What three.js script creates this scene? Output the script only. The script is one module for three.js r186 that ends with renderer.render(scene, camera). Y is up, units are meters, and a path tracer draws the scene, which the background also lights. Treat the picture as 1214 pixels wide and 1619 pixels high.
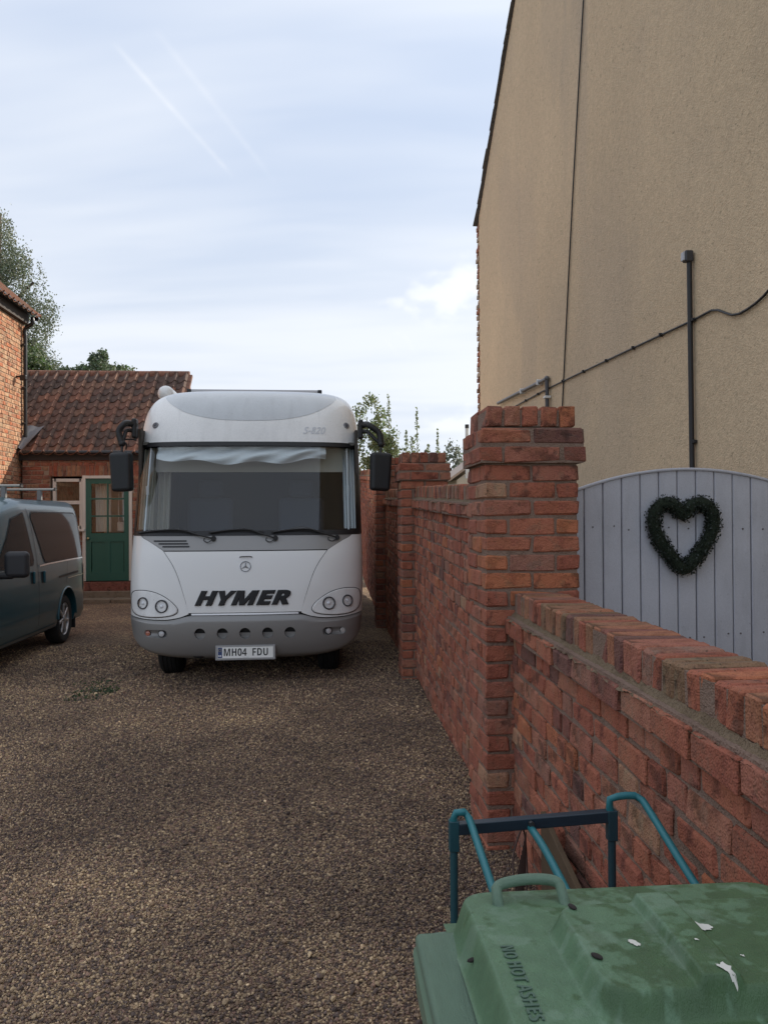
import * as THREE from 'three';
import { mergeGeometries, mergeVertices, toCreasedNormals } from 'three/addons/utils/BufferGeometryUtils.js';
import { RoundedBoxGeometry } from 'three/addons/geometries/RoundedBoxGeometry.js';
import { FontLoader } from 'three/addons/loaders/FontLoader.js';
import { TextGeometry } from 'three/addons/geometries/TextGeometry.js';
import { Brush, Evaluator, SUBTRACTION } from 'three-bvh-csg';

// ---------------------------------------------------------------- camera, sky, sun, exposure
const scene = new THREE.Scene();
const camera = new THREE.PerspectiveCamera(64.218, 767 / 1024, 0.05, 3000);
const EYE = new THREE.Vector3(0, 1.576, 0);
camera.position.copy(EYE);
camera.rotation.set(THREE.MathUtils.degToRad(0.466), THREE.MathUtils.degToRad(-4.3), -0.006, 'YXZ');
const renderer = new THREE.WebGLRenderer({ antialias: true });
renderer.setSize(767, 1024);
renderer.toneMapping = THREE.LinearToneMapping;
renderer.toneMappingExposure = 1.4;
renderer.shadowMap.enabled = true;

const SUN = new THREE.Vector3(0.730, 0.454, -0.511).normalize();
const sun = new THREE.DirectionalLight(new THREE.Color(1.0, 0.90, 0.76), 4.0);
sun.position.copy(SUN).multiplyScalar(60);
sun.castShadow = true;
sun.shadow.radius = 1.5;
sun.shadow.mapSize.set(4096, 4096);
Object.assign(sun.shadow.camera, { left: -30, right: 30, top: 30, bottom: -30, near: 1, far: 140 });
scene.add(sun); scene.add(sun.target);

// ---------------------------------------------------------------- random numbers, noise
function mulberry(a) { return () => { a |= 0; a = a + 0x6D2B79F5 | 0; let t = Math.imul(a ^ a >>> 15, 1 | a); t = t + Math.imul(t ^ t >>> 7, 61 | t) ^ t; return ((t ^ t >>> 14) >>> 0) / 4294967296; }; }
const rnd = mulberry(20240);
const rr = (a, b) => a + (b - a) * rnd();
const pick = a => a[Math.floor(rnd() * a.length)];
const clamp = (x, a = 0, b = 1) => Math.min(b, Math.max(a, x));
const lerp = (a, b, t) => a + (b - a) * t;
const sstep = (a, b, x) => { const t = clamp((x - a) / (b - a)); return t * t * (3 - 2 * t); };
function hash(x, y, s) { let h = Math.imul(x, 374761393) + Math.imul(y, 668265263) + Math.imul(s, 974634777) | 0; h = Math.imul(h ^ h >>> 13, 1274126177); return ((h ^ h >>> 16) >>> 0) / 4294967296; }
function vnoise(x, y, per, s) {                       // value noise, repeating every per cells (0: never)
  const xi = Math.floor(x), yi = Math.floor(y), fx = x - xi, fy = y - yi;
  const w = per ? v => ((v % per) + per) % per : v => v;
  const u = fx * fx * (3 - 2 * fx), v = fy * fy * (3 - 2 * fy);
  const a = hash(w(xi), w(yi), s), b = hash(w(xi + 1), w(yi), s), c = hash(w(xi), w(yi + 1), s), d = hash(w(xi + 1), w(yi + 1), s);
  return a + (b - a) * u + (c - a) * v + (a - b - c + d) * u * v;
}
function fbm(x, y, per, s, oct = 4) { let t = 0, a = 0.5, n = 0; for (let i = 0; i < oct; i++) { t += a * vnoise(x, y, per, s + i); n += a; x *= 2; y *= 2; per *= 2; a *= 0.5; } return t / n; }

// ---------------------------------------------------------------- sky
{
  const W = 3072, Hh = 1536, d = new Float32Array(W * Hh * 4);
  const lines = [[[-0.434, -1.725], [-0.352, -2.034], [-0.242, -2.445], 0.0070, 0.20], [[-0.339, -1.671], [-0.273, -1.91], [-0.127, -2.461], 0.0085, 0.10], [[0.332, -4.428], [0.4, -4.72], [0.475, -5.032], 0.012, 0.05], [[0.428, -4.348], [0.51, -4.68], [0.592, -5.027], 0.012, 0.05]];
  const seg = (px, pz, a, b) => { const vx = b[0] - a[0], vz = b[1] - a[1], t = clamp(((px - a[0]) * vx + (pz - a[1]) * vz) / (vx * vx + vz * vz)); return [Math.hypot(px - a[0] - t * vx, pz - a[1] - t * vz), t]; };
  for (let j = 0; j < Hh; j++) {
    const el = ((j + 0.5) / Hh - 0.5) * Math.PI, y = Math.sin(el), c = Math.cos(el);
    for (let i = 0; i < W; i++) {
      const az = ((i + 0.5) / W - 0.5) * 2 * Math.PI, x = c * Math.cos(az), z = c * Math.sin(az), k = (j * W + i) * 4;
      const e = Math.max(y, 0);
      const g = Math.pow(1 - e, 3.0);
      let r = lerp(0.33, 0.575, g), gg = lerp(0.415, 0.62, g), b = lerp(0.58, 0.665, g);
      if (y > 0.01) {
        const px = x / (y + 0.06), pz = z / (y + 0.06);
        const wx = px + 0.5 * fbm(px * 0.9 + 3, pz * 0.9, 0, 11, 3), wz = pz + 0.4 * fbm(px * 0.7, pz * 0.7 + 9, 0, 17, 3);
        const st = fbm(wx * 0.55 + wz * 0.35 + 20, wz * 1.9 - wx * 0.3 + 40, 0, 23, 5);
        const big = fbm(px * 0.45 + 7, pz * 0.6 + 5, 0, 37, 3);
        const fine = fbm(wx * 1.3 + wz * 0.9 + 60, wz * 5.2 - wx * 0.9 + 10, 0, 29, 4); let cl = sstep(0.34, 0.70, 0.48 * st + 0.42 * big + 0.16 * fine) * 0.80;
        const cx = (x - 0.155) / 0.075, cy = (y - 0.268 - 0.15 * (x - 0.15)) / 0.026;
        const cu = z < 0 ? sstep(0.42, 0.7, fbm(x * 55, y * 90, 0, 51, 4) * 0.6 + 0.42 * Math.exp(-(cx * cx + cy * cy))) * Math.exp(-0.5 * (cx * cx + cy * cy)) : 0;
        const low = z < 0 ? sstep(0.5, 0.72, fbm(x * 40 + 9, y * 80, 0, 61, 4) * 0.6 + 0.4 * Math.exp(-Math.pow((y - 0.118) / 0.02, 2) - Math.pow((x - 0.17) / 0.05, 2))) * 0.5 * Math.exp(-Math.pow((y - 0.118) / 0.03, 2)) : 0;
        cl = clamp(cl + 0.6 * cu + low);
        if (z < 0) for (const [a, m, b2, wd, am] of lines) {
          const q = x / y, w = z / y; if (q < -0.7 || q > 0.8 || w > -1.4 || w < -5.3) continue;
          const [d1, t1] = seg(q, w, a, m), [d2, t2] = seg(q, w, m, b2), dd = Math.min(d1, d2), tt = d1 < d2 ? t1 * 0.5 : 0.5 + t2 * 0.5;
          cl += am * Math.exp(-Math.pow(dd / wd, 2)) * sstep(0, 0.12, tt) * sstep(1, 0.8, tt) * (0.6 + 0.8 * vnoise(q * 25, w * 25, 0, 71));
        }
        cl = clamp(cl);
        r = lerp(r, 0.645, cl); gg = lerp(gg, 0.675, cl); b = lerp(b, 0.725, cl);
      }
      const mu = x * SUN.x + y * SUN.y + z * SUN.z, au = 0.30 * Math.pow(Math.max(mu, 0), 10) + 0.10 * Math.max(mu, 0) ** 3;
      r = r * 1.03 + au * 1.0; gg = gg * 1.03 + au * 0.95; b = b * 1.03 + au * 0.82;
      if (y < 0) { const t = sstep(0, -0.15, y); r = lerp(r, 0.09, t); gg = lerp(gg, 0.08, t); b = lerp(b, 0.07, t); }
      d[k] = r; d[k + 1] = gg; d[k + 2] = b; d[k + 3] = 1;
    }
  }
  const t = new THREE.DataTexture(d, W, Hh, THREE.RGBAFormat, THREE.FloatType);
  t.mapping = THREE.EquirectangularReflectionMapping; t.magFilter = THREE.LinearFilter; t.minFilter = THREE.LinearFilter; t.needsUpdate = true;
  scene.background = t; scene.environment = t;
}

// ---------------------------------------------------------------- helpers: textures, materials
const enc = v => { v = clamp(v); return Math.round(255 * (v <= 0.0031308 ? 12.92 * v : 1.055 * Math.pow(v, 1 / 2.4) - 0.055)); };
function colorTex(w, h, fn) {
  const d = new Uint8Array(w * h * 4);
  for (let j = 0; j < h; j++) for (let i = 0; i < w; i++) { const c = fn(i / w, j / h), k = (j * w + i) * 4; d[k] = enc(c[0]); d[k + 1] = enc(c[1]); d[k + 2] = enc(c[2]); d[k + 3] = 255; }
  return finishTex(new THREE.DataTexture(d, w, h), true);
}
function grayTex(w, h, fn) {
  const d = new Uint8Array(w * h * 4);
  for (let j = 0; j < h; j++) for (let i = 0; i < w; i++) { const c = Math.round(255 * clamp(fn(i / w, j / h))), k = (j * w + i) * 4; d[k] = d[k + 1] = d[k + 2] = c; d[k + 3] = 255; }
  return finishTex(new THREE.DataTexture(d, w, h), false);
}
function finishTex(t, srgb) { t.wrapS = t.wrapT = THREE.RepeatWrapping; t.magFilter = THREE.LinearFilter; t.minFilter = THREE.LinearMipmapLinearFilter; t.generateMipmaps = true; if (srgb) t.colorSpace = THREE.SRGBColorSpace; t.needsUpdate = true; return t; }
function rep(t, s) { const c = t.clone(); c.repeat.set(s, s); c.needsUpdate = true; return c; }
const rgb = (r, g, b) => new THREE.Color().setRGB(r, g, b);
const std = (c, rough = 0.8, o = {}) => new THREE.MeshStandardMaterial({ color: rgb(...c), roughness: rough, ...o });
const phy = (c, rough = 0.4, o = {}) => new THREE.MeshPhysicalMaterial({ color: rgb(...c), roughness: rough, ...o });

// ---------------------------------------------------------------- helpers: objects
const taken = {};
function numbered(n) { taken[n] = (taken[n] ?? -1) + 1; return taken[n] ? `${n}_${String(taken[n]).padStart(3, '0')}` : n; }
function shade(o) { o.castShadow = true; o.receiveShadow = true; return o; }
function thing(name, label, category, pos = [0, 0, 0], turn = 0, group) {
  const o = new THREE.Group(); o.name = numbered(name); o.position.set(...pos); o.rotation.y = turn;
  o.userData = { label, category }; if (group) o.userData.group = group; scene.add(o); return o;
}
function struct(name, geo, m) { const o = shade(new THREE.Mesh(geo, m)); o.name = numbered(name); o.userData.kind = 'structure'; scene.add(o); return o; }
function part(name, geo, m, parent, pos, rot) {
  if (Array.isArray(geo)) geo = merge(geo);
  const o = shade(new THREE.Mesh(geo, m)); o.name = name; if (pos) o.position.set(...pos); if (rot) o.rotation.set(...rot); parent.add(o); return o;
}
function merge(list) {
  list = list.map(g => { g = g.index ? g.toNonIndexed() : g; for (const k of Object.keys(g.attributes)) if (!['position', 'normal', 'uv'].includes(k)) g.deleteAttribute(k); if (!g.attributes.uv) g.setAttribute('uv', new THREE.BufferAttribute(new Float32Array(g.attributes.position.count * 2), 2)); return g; });
  return mergeGeometries(list);
}
const bx = (w, h, d, x = 0, y = 0, z = 0, r = 0) => (r ? new RoundedBoxGeometry(w, h, d, 2, Math.min(r, w / 2.01, h / 2.01, d / 2.01)) : new THREE.BoxGeometry(w, h, d)).translate(x, y, z);
const V = (x, y, z) => new THREE.Vector3(x, y, z);
const tube = (pts, r, seg = 24, rad = 8, tension = 0.5) => new THREE.TubeGeometry(new THREE.CatmullRomCurve3(pts.map(p => V(...p)), false, 'catmullrom', tension), seg, r, rad);
const cyl = (r1, r2, h, n = 20) => new THREE.CylinderGeometry(r1, r2, h, n);
function rod(a, b, r, n = 8) {
  const A = V(...a), B = V(...b), g = cyl(r, r, A.distanceTo(B), n);
  g.applyQuaternion(new THREE.Quaternion().setFromUnitVectors(V(0, 1, 0), B.clone().sub(A).normalize())); return g.translate((A.x + B.x) / 2, (A.y + B.y) / 2, (A.z + B.z) / 2);
}
function uvMetres(g, s = 1) {                          // box-mapped uv in metres
  g = g.index ? g.toNonIndexed() : g; if (!g.attributes.normal) g.computeVertexNormals();
  const p = g.attributes.position, uv = new Float32Array(p.count * 2), a = V(), b = V(), c = V();
  for (let i = 0; i < p.count; i += 3) {
    a.fromBufferAttribute(p, i); b.fromBufferAttribute(p, i + 1); c.fromBufferAttribute(p, i + 2);
    const n = b.clone().sub(a).cross(c.clone().sub(a)), ax = Math.abs(n.x), ay = Math.abs(n.y), az = Math.abs(n.z);
    [a, b, c].forEach((q, k) => { const [u, v] = ax >= ay && ax >= az ? [q.z, q.y] : ay >= az ? [q.x, q.z] : [q.x, q.y]; uv[(i + k) * 2] = u * s; uv[(i + k) * 2 + 1] = v * s; });
  }
  g.setAttribute('uv', new THREE.BufferAttribute(uv, 2)); return g;
}
// a sheet over (u, v) in [0,1]^2, optionally closed with a back
function sheet(fn, nu, nv, uvScale = 1) {
  const pos = [], uv = [], idx = [];
  for (let j = 0; j <= nv; j++) for (let i = 0; i <= nu; i++) { const p = fn(i / nu, j / nv); pos.push(...p); uv.push(p[0] * uvScale, p[1] * uvScale); }
  for (let j = 0; j < nv; j++) for (let i = 0; i < nu; i++) { const a = j * (nu + 1) + i, b = a + 1, c = a + nu + 1, d = c + 1; idx.push(a, b, d, a, d, c); }
  const g = new THREE.BufferGeometry(); g.setAttribute('position', new THREE.Float32BufferAttribute(pos, 3)); g.setAttribute('uv', new THREE.Float32BufferAttribute(uv, 2)); g.setIndex(idx); g.computeVertexNormals(); return g;
}
function slabSheet(front, back, nu, nv) {              // closed solid between two sheets with the same grid
  const pos = [], idx = [], N = (nu + 1) * (nv + 1);
  for (const f of [front, back]) for (let j = 0; j <= nv; j++) for (let i = 0; i <= nu; i++) pos.push(...f(i / nu, j / nv));
  const at = (i, j, s) => s * N + j * (nu + 1) + i;
  for (let j = 0; j < nv; j++) for (let i = 0; i < nu; i++) { idx.push(at(i, j, 0), at(i + 1, j, 0), at(i + 1, j + 1, 0), at(i, j, 0), at(i + 1, j + 1, 0), at(i, j + 1, 0)); idx.push(at(i, j, 1), at(i + 1, j + 1, 1), at(i + 1, j, 1), at(i, j, 1), at(i, j + 1, 1), at(i + 1, j + 1, 1)); }
  const q = (a, b, c, d) => idx.push(a, b, c, a, c, d);
  for (let i = 0; i < nu; i++) { q(at(i, 0, 1), at(i + 1, 0, 1), at(i + 1, 0, 0), at(i, 0, 0)); q(at(i, nv, 0), at(i + 1, nv, 0), at(i + 1, nv, 1), at(i, nv, 1)); }
  for (let j = 0; j < nv; j++) { q(at(0, j, 0), at(0, j + 1, 0), at(0, j + 1, 1), at(0, j, 1)); q(at(nu, j, 1), at(nu, j + 1, 1), at(nu, j + 1, 0), at(nu, j, 0)); }
  const g = new THREE.BufferGeometry(); g.setAttribute('position', new THREE.Float32BufferAttribute(pos, 3)); g.setIndex(idx); g.setAttribute('uv', new THREE.Float32BufferAttribute(new Float32Array(pos.length / 3 * 2), 2)); g.computeVertexNormals(); return g;
}
const creased = (g, a = 0.6) => toCreasedNormals(g, a);
function curve1(tab) {                                 // smooth curve through [x, y...] rows
  return x => {
    let i = 0; while (i < tab.length - 2 && x > tab[i + 1][0]) i++;
    const p0 = tab[Math.max(i - 1, 0)], p1 = tab[i], p2 = tab[i + 1], p3 = tab[Math.min(i + 2, tab.length - 1)], h = p2[0] - p1[0], t = clamp((x - p1[0]) / h);
    return p1.slice(1).map((v, k) => {
      const d = v2 => v2[k + 1], s = (d(p2) - d(p1)) / h;
      let m1 = i > 0 ? (d(p2) - d(p0)) / (p2[0] - p0[0]) : s, m2 = i < tab.length - 2 ? (d(p3) - d(p1)) / (p3[0] - p1[0]) : s;
      if (m1 * s <= 0) m1 = 0; if (m2 * s <= 0) m2 = 0;
      const lim = 3 * Math.abs(s); m1 = clamp(m1, -lim, lim); m2 = clamp(m2, -lim, lim);
      const t2 = t * t, t3 = t2 * t; return (2 * t3 - 3 * t2 + 1) * d(p1) + (t3 - 2 * t2 + t) * h * m1 + (-2 * t3 + 3 * t2) * d(p2) + (t3 - t2) * h * m2;
    });
  };
}

// ---------------------------------------------------------------- surface textures
const brickTex = colorTex(1024, 1024, (u, v) => {
  const n = fbm(u * 16, v * 16, 16, 1, 5), f = vnoise(u * 420, v * 420, 420, 5), m = fbm(u * 46, v * 46, 46, 9, 4), p = fbm(u * 22, v * 22, 22, 15, 5), g = vnoise(u * 150, v * 150, 150, 7);
  let k = 0.58 + 0.62 * n + 0.30 * (f - 0.5) + 0.42 * (m - 0.5) + 0.18 * (g - 0.5);
  let c = [k, k * lerp(0.90, 1.08, m), k * lerp(0.86, 1.10, n)];
  const lime = sstep(0.57, 0.72, p) * 0.38; c = c.map((x, i) => lerp(x, [0.80, 1.28, 1.42][i] * (0.7 + 0.6 * m), lime));
  const soot = sstep(0.58, 0.72, fbm(u * 13 + 5, v * 13, 13, 25, 5)) * 0.5; c = c.map(x => x * (1 - soot));
  if (vnoise(u * 210, v * 210, 210, 33) > 0.90) c = c.map(x => x * 0.5); if (vnoise(u * 180 + 4, v * 180, 180, 35) > 0.95) c = c.map(x => x * 1.5);
  return c;
});
const roughBump = grayTex(1024, 1024, (u, v) => 0.45 * fbm(u * 60, v * 60, 60, 2, 4) + 0.3 * vnoise(u * 300, v * 300, 300, 4) + 0.35 * fbm(u * 18, v * 18, 18, 6, 3));
const mortarTex = colorTex(512, 512, (u, v) => { const k = 0.55 + 0.9 * fbm(u * 14, v * 14, 14, 41, 5) + 0.3 * (vnoise(u * 220, v * 220, 220, 43) - 0.5); return [k, k * 0.98, k * 0.95]; });
const grime = colorTex(1024, 1024, (u, v) => { const k = (0.93 + 0.18 * (fbm(u * 7, v * 7, 7, 81, 5) - 0.5) + 0.10 * (vnoise(u * 260, v * 260, 260, 83) - 0.5)) * (vnoise(u * 130, v * 130, 130, 87) > 0.965 ? 0.72 : 1) - 0.06 * sstep(0.55, 0.8, fbm(u * 30, v * 5, 0, 89, 3)); return [k, k, k * 0.985]; });

const TONES = [ [[0.386, 0.128, 0.074], 5], [[0.414, 0.146, 0.084], 4], [[0.345, 0.111, 0.067], 4], [[0.248, 0.093, 0.066], 1.5], [[0.396, 0.166, 0.104], 3.5], [[0.414, 0.221, 0.132], 0.7], [[0.184, 0.083, 0.064], 0.6], [[0.368, 0.140, 0.090], 3.5], [[0.451, 0.157, 0.076], 0.8], [[0.313, 0.143, 0.098], 1.5],
  [[0.304, 0.149, 0.084], 0], [[0.239, 0.140, 0.080], 0], [[0.460, 0.357, 0.272], 0], [[0.368, 0.153, 0.084], 0], [[0.45, 0.225, 0.125], 0], [[0.48, 0.285, 0.17], 0], [[0.42, 0.185, 0.105], 0]];
const brickMats = TONES.map(([c]) => new THREE.MeshStandardMaterial({ color: rgb(...c), map: brickTex, bumpMap: roughBump, bumpScale: 0.010, roughness: 0.95 }));
const brickVC = new THREE.MeshStandardMaterial({ color: 0xffffff, vertexColors: true, map: brickTex, bumpMap: roughBump, bumpScale: 0.008, roughness: 0.95 });
const mortar = new THREE.MeshStandardMaterial({ color: rgb(0.25, 0.17, 0.13), map: mortarTex, bumpMap: roughBump, bumpScale: 0.012, roughness: 1 });
const mortarPale = new THREE.MeshStandardMaterial({ color: rgb(0.36, 0.27, 0.2), map: mortarTex, bumpMap: roughBump, bumpScale: 0.008, roughness: 1 });
const mossMortar = new THREE.MeshStandardMaterial({ color: rgb(0.20, 0.145, 0.092), map: mortarTex, bumpMap: roughBump, bumpScale: 0.02, roughness: 1 });
const toneBag = TONES.flatMap(([, w], i) => Array(Math.round(w * 2)).fill(i));

// chamfered, slightly crooked brick: 44 triangles, uv in metres
const brickCache = {};
function brickGeo(sx, sy, sz, v) {
  const key = [sx, sy, sz].map(a => a.toFixed(3)).join() + v; if (brickCache[key]) return brickCache[key];
  const R = mulberry(v * 977 + Math.round(sx * 1e4) + Math.round(sz * 3e4)), c = 0.003 + 0.004 * R(), h = [sx / 2, sy / 2, sz / 2], P = {};
  for (const a of [-1, 1]) for (const b of [-1, 1]) for (const d of [-1, 1]) {
    const j = [0, 1, 2].map(() => (R() - 0.5) * 0.0075), cc = c * (0.5 + 1.6 * R()), q = [a * h[0] + j[0], b * h[1] + j[1], d * h[2] + j[2]], s = [a, b, d];
    P[[a, b, d]] = [0, 1, 2].map(f => q.map((x, k) => k === f ? x : x - s[k] * cc));
  }
  const tri = []; const quad = (a, b, e, d, out) => { const n = V(...b).sub(V(...a)).cross(V(...e).sub(V(...a))); if (n.dot(out) < 0) tri.push(a, e, b, a, d, e); else tri.push(a, b, e, a, e, d); };
  for (let f = 0; f < 3; f++) for (const s of [-1, 1]) {
    const o = [0, 1, 2].filter(k => k !== f), k = (u, w) => { const r = [0, 0, 0]; r[f] = s; r[o[0]] = u; r[o[1]] = w; return P[r][f]; }, n = [0, 0, 0]; n[f] = s;
    quad(k(-1, -1), k(1, -1), k(1, 1), k(-1, 1), V(...n));
  }
  for (let e = 0; e < 3; e++) { const o = [0, 1, 2].filter(k => k !== e); for (const u of [-1, 1]) for (const w of [-1, 1]) { const k = t => { const r = [0, 0, 0]; r[e] = t; r[o[0]] = u; r[o[1]] = w; return P[r]; }, n = [0, 0, 0]; n[o[0]] = u; n[o[1]] = w; quad(k(-1)[o[0]], k(1)[o[0]], k(1)[o[1]], k(-1)[o[1]], V(...n)); } }
  for (const k of Object.keys(P)) { const s = k.split(',').map(Number), [a, b, d] = P[k], n = V(...b).sub(V(...a)).cross(V(...d).sub(V(...a))); if (n.dot(V(...s)) < 0) tri.push(a, d, b); else tri.push(a, b, d); }
  let g = new THREE.BufferGeometry(); g.setAttribute('position', new THREE.Float32BufferAttribute(tri.flat(), 3)); g.computeVertexNormals(); g = uvMetres(g, 0.9);
  const uv = g.attributes.uv, ou = R(), ov = R(); for (let i = 0; i < uv.count; i++) uv.setXY(i, uv.getX(i) + ou, uv.getY(i) + ov);
  return brickCache[key] = g;
}
// list of {p:[x,y,z], s:[sx,sy,sz], tone?, rx?} -> single bricks (the nearest) and the rest as one part
const wpos = V();
function layBricks(parent, list, name = 'brick', solo = 300, jit = 0.004) {
  parent.updateMatrixWorld(true);
  for (const b of list) { b.d = wpos.set(...b.p).applyMatrix4(parent.matrixWorld).distanceTo(EYE); b.tone ??= pick(toneBag); b.v = Math.floor(rnd() * 5); b.j = [rr(-jit, jit), rr(-0.002, 0.002), rr(-jit, jit)]; b.r = [rr(-0.012, 0.012) + (b.rx || 0), rr(-0.012, 0.012), rr(-0.012, 0.012)]; }
  list.sort((a, b) => a.d - b.d);
  const rest = [];
  list.forEach((b, i) => {
    const g = brickGeo(...b.s, b.v), o = new THREE.Mesh(g, brickMats[b.tone]);
    o.position.set(b.p[0] + b.j[0], b.p[1] + b.j[1], b.p[2] + b.j[2]); o.rotation.set(...b.r);
    if (i < solo) { shade(o); o.name = name; parent.add(o); } else {
      o.updateMatrix(); const q = g.clone().applyMatrix4(o.matrix), n = q.attributes.position.count, c = new Float32Array(n * 3), t = TONES[b.tone][0], k = rr(0.85, 1.15);
      for (let m = 0; m < n; m++) { c[m * 3] = t[0] * k; c[m * 3 + 1] = t[1] * k; c[m * 3 + 2] = t[2] * k; } q.setAttribute('color', new THREE.BufferAttribute(c, 3)); rest.push(q);
    }
  });
  if (rest.length) { const o = shade(new THREE.Mesh(mergeGeometries(rest), brickVC)); o.name = name + '_courses'; o.userData.kind = 'stuff'; parent.add(o); }
}
const BL = 0.222, BH = 0.073, BD = 0.106, PITCH = 0.0868;
// a course of stretchers and headers along one axis; faces out along the other
function course(list, { axis, face, out, a0, a1, y, slope = 0, yref = 0, sy = BH, headers = 0.4, gap = 0.012, tone }) {
  let a = a0 + rr(-0.16, 0) * 1, n = 0;
  const rx = axis === 'z' ? Math.atan(slope) : 0;
  while (a < a1 - 0.03) {
    let L = rnd() < headers ? BD : BL; if (rnd() < 0.06) L = 0.16;
    let s0 = Math.max(a, a0), s1 = Math.min(a + L, a1); a += L + gap * rr(0.8, 1.2);
    if (s1 - s0 < 0.03) continue; if (s1 - s0 < L - 0.001) L = Math.round((s1 - s0) * 50) / 50 || 0.02;
    const m = (s0 + s1) / 2, yy = y + sy / 2 + slope * (yref - m), D = 0.1;
    const b = axis === 'z' ? { p: [face - out * D / 2, yy, m], s: [D, sy, L], rx } : { p: [m, yy, face - out * D / 2], s: [L, sy, D] };
    if (tone !== undefined) b.tone = pick(tone); list.push(b); n++;
  }
}

// ---------------------------------------------------------------- ground
const gravelCell = (() => {                            // pebble mosaic, 2 m tile
  const N = 128, W = 2048, col = new Uint8Array(W * W * 4), hgt = new Uint8Array(W * W * 4);
  const tone = [[0.275, 0.192, 0.128], [0.19, 0.133, 0.098], [0.36, 0.262, 0.165], [0.105, 0.077, 0.066], [0.235, 0.15, 0.115], [0.46, 0.345, 0.22], [0.13, 0.096, 0.085]];
  for (let j = 0; j < W; j++) for (let i = 0; i < W; i++) {
    const x = i / W * N, y = j / W * N, xi = Math.floor(x), yi = Math.floor(y); let d1 = 9, d2 = 9, id = 0;
    for (let b = -1; b <= 1; b++) for (let a = -1; a <= 1; a++) { const cx = (xi + a + N) % N, cy = (yi + b + N) % N, px = xi + a + hash(cx, cy, 3), py = yi + b + hash(cx, cy, 7), dd = Math.hypot(px - x, py - y); if (dd < d1) { d2 = d1; d1 = dd; id = cx * 977 + cy; } else if (dd < d2) d2 = dd; }
    const edge = clamp((d2 - d1) * 2.4), t = tone[Math.floor(hash(id, 5, 9) * tone.length)], k = (0.75 + 0.5 * hash(id, 2, 1)), k2 = (j * W + i) * 4, dark = 1;
    col[k2] = enc(t[0] * k * dark); col[k2 + 1] = enc(t[1] * k * dark); col[k2 + 2] = enc(t[2] * k * dark); col[k2 + 3] = 255;
    hgt[k2] = hgt[k2 + 1] = hgt[k2 + 2] = Math.round(255 * Math.sqrt(edge) * (0.6 + 0.4 * hash(id, 8, 4))); hgt[k2 + 3] = 255;
  }
  return [finishTex(new THREE.DataTexture(col, W, W), true), finishTex(new THREE.DataTexture(hgt, W, W), false), tone];
})();
// patches where the gravel is paler, freshly turned, or darker and trodden
const turned = [[-0.62, -6.5, 0.35, 0.2], [-0.2, -5.85, 0.35, 0.22], [0.47, -5.35, 0.3, 0.3], [0.7, -4.8, 0.25, 0.35], [0.0, -3.0, 0.3, 0.2], [0.1, -2.75, 0.25, 0.2], [-0.95, -3.65, 0.35, 0.18], [-0.45, -3.35, 0.4, 0.15]];
const patch = (x, z) => { const e = turned.reduce((a, [cx, cz, w, d]) => a + 0.42 * Math.exp(-(((x - cx) / w) ** 2) - ((z - cz) / d) ** 2), 0) * (0.3 + 1.4 * fbm(x * 5, z * 5, 0, 351, 3)); const n = fbm(x * 0.9 + 40, z * 0.9 + 80, 0, 301, 4), m = fbm(x * 2.6 + 10, z * 2.6, 0, 331, 3); return clamp(0.40 + 1.7 * (n - 0.5) + 0.8 * (m - 0.5) + e); };
const groundH = (x, z) => 0.022 * (fbm(x * 0.7 + 50, z * 0.7 + 30, 0, 401, 3) - 0.5) + 0.012 * (fbm(x * 3 + 5, z * 3, 0, 411, 2) - 0.5);
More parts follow.
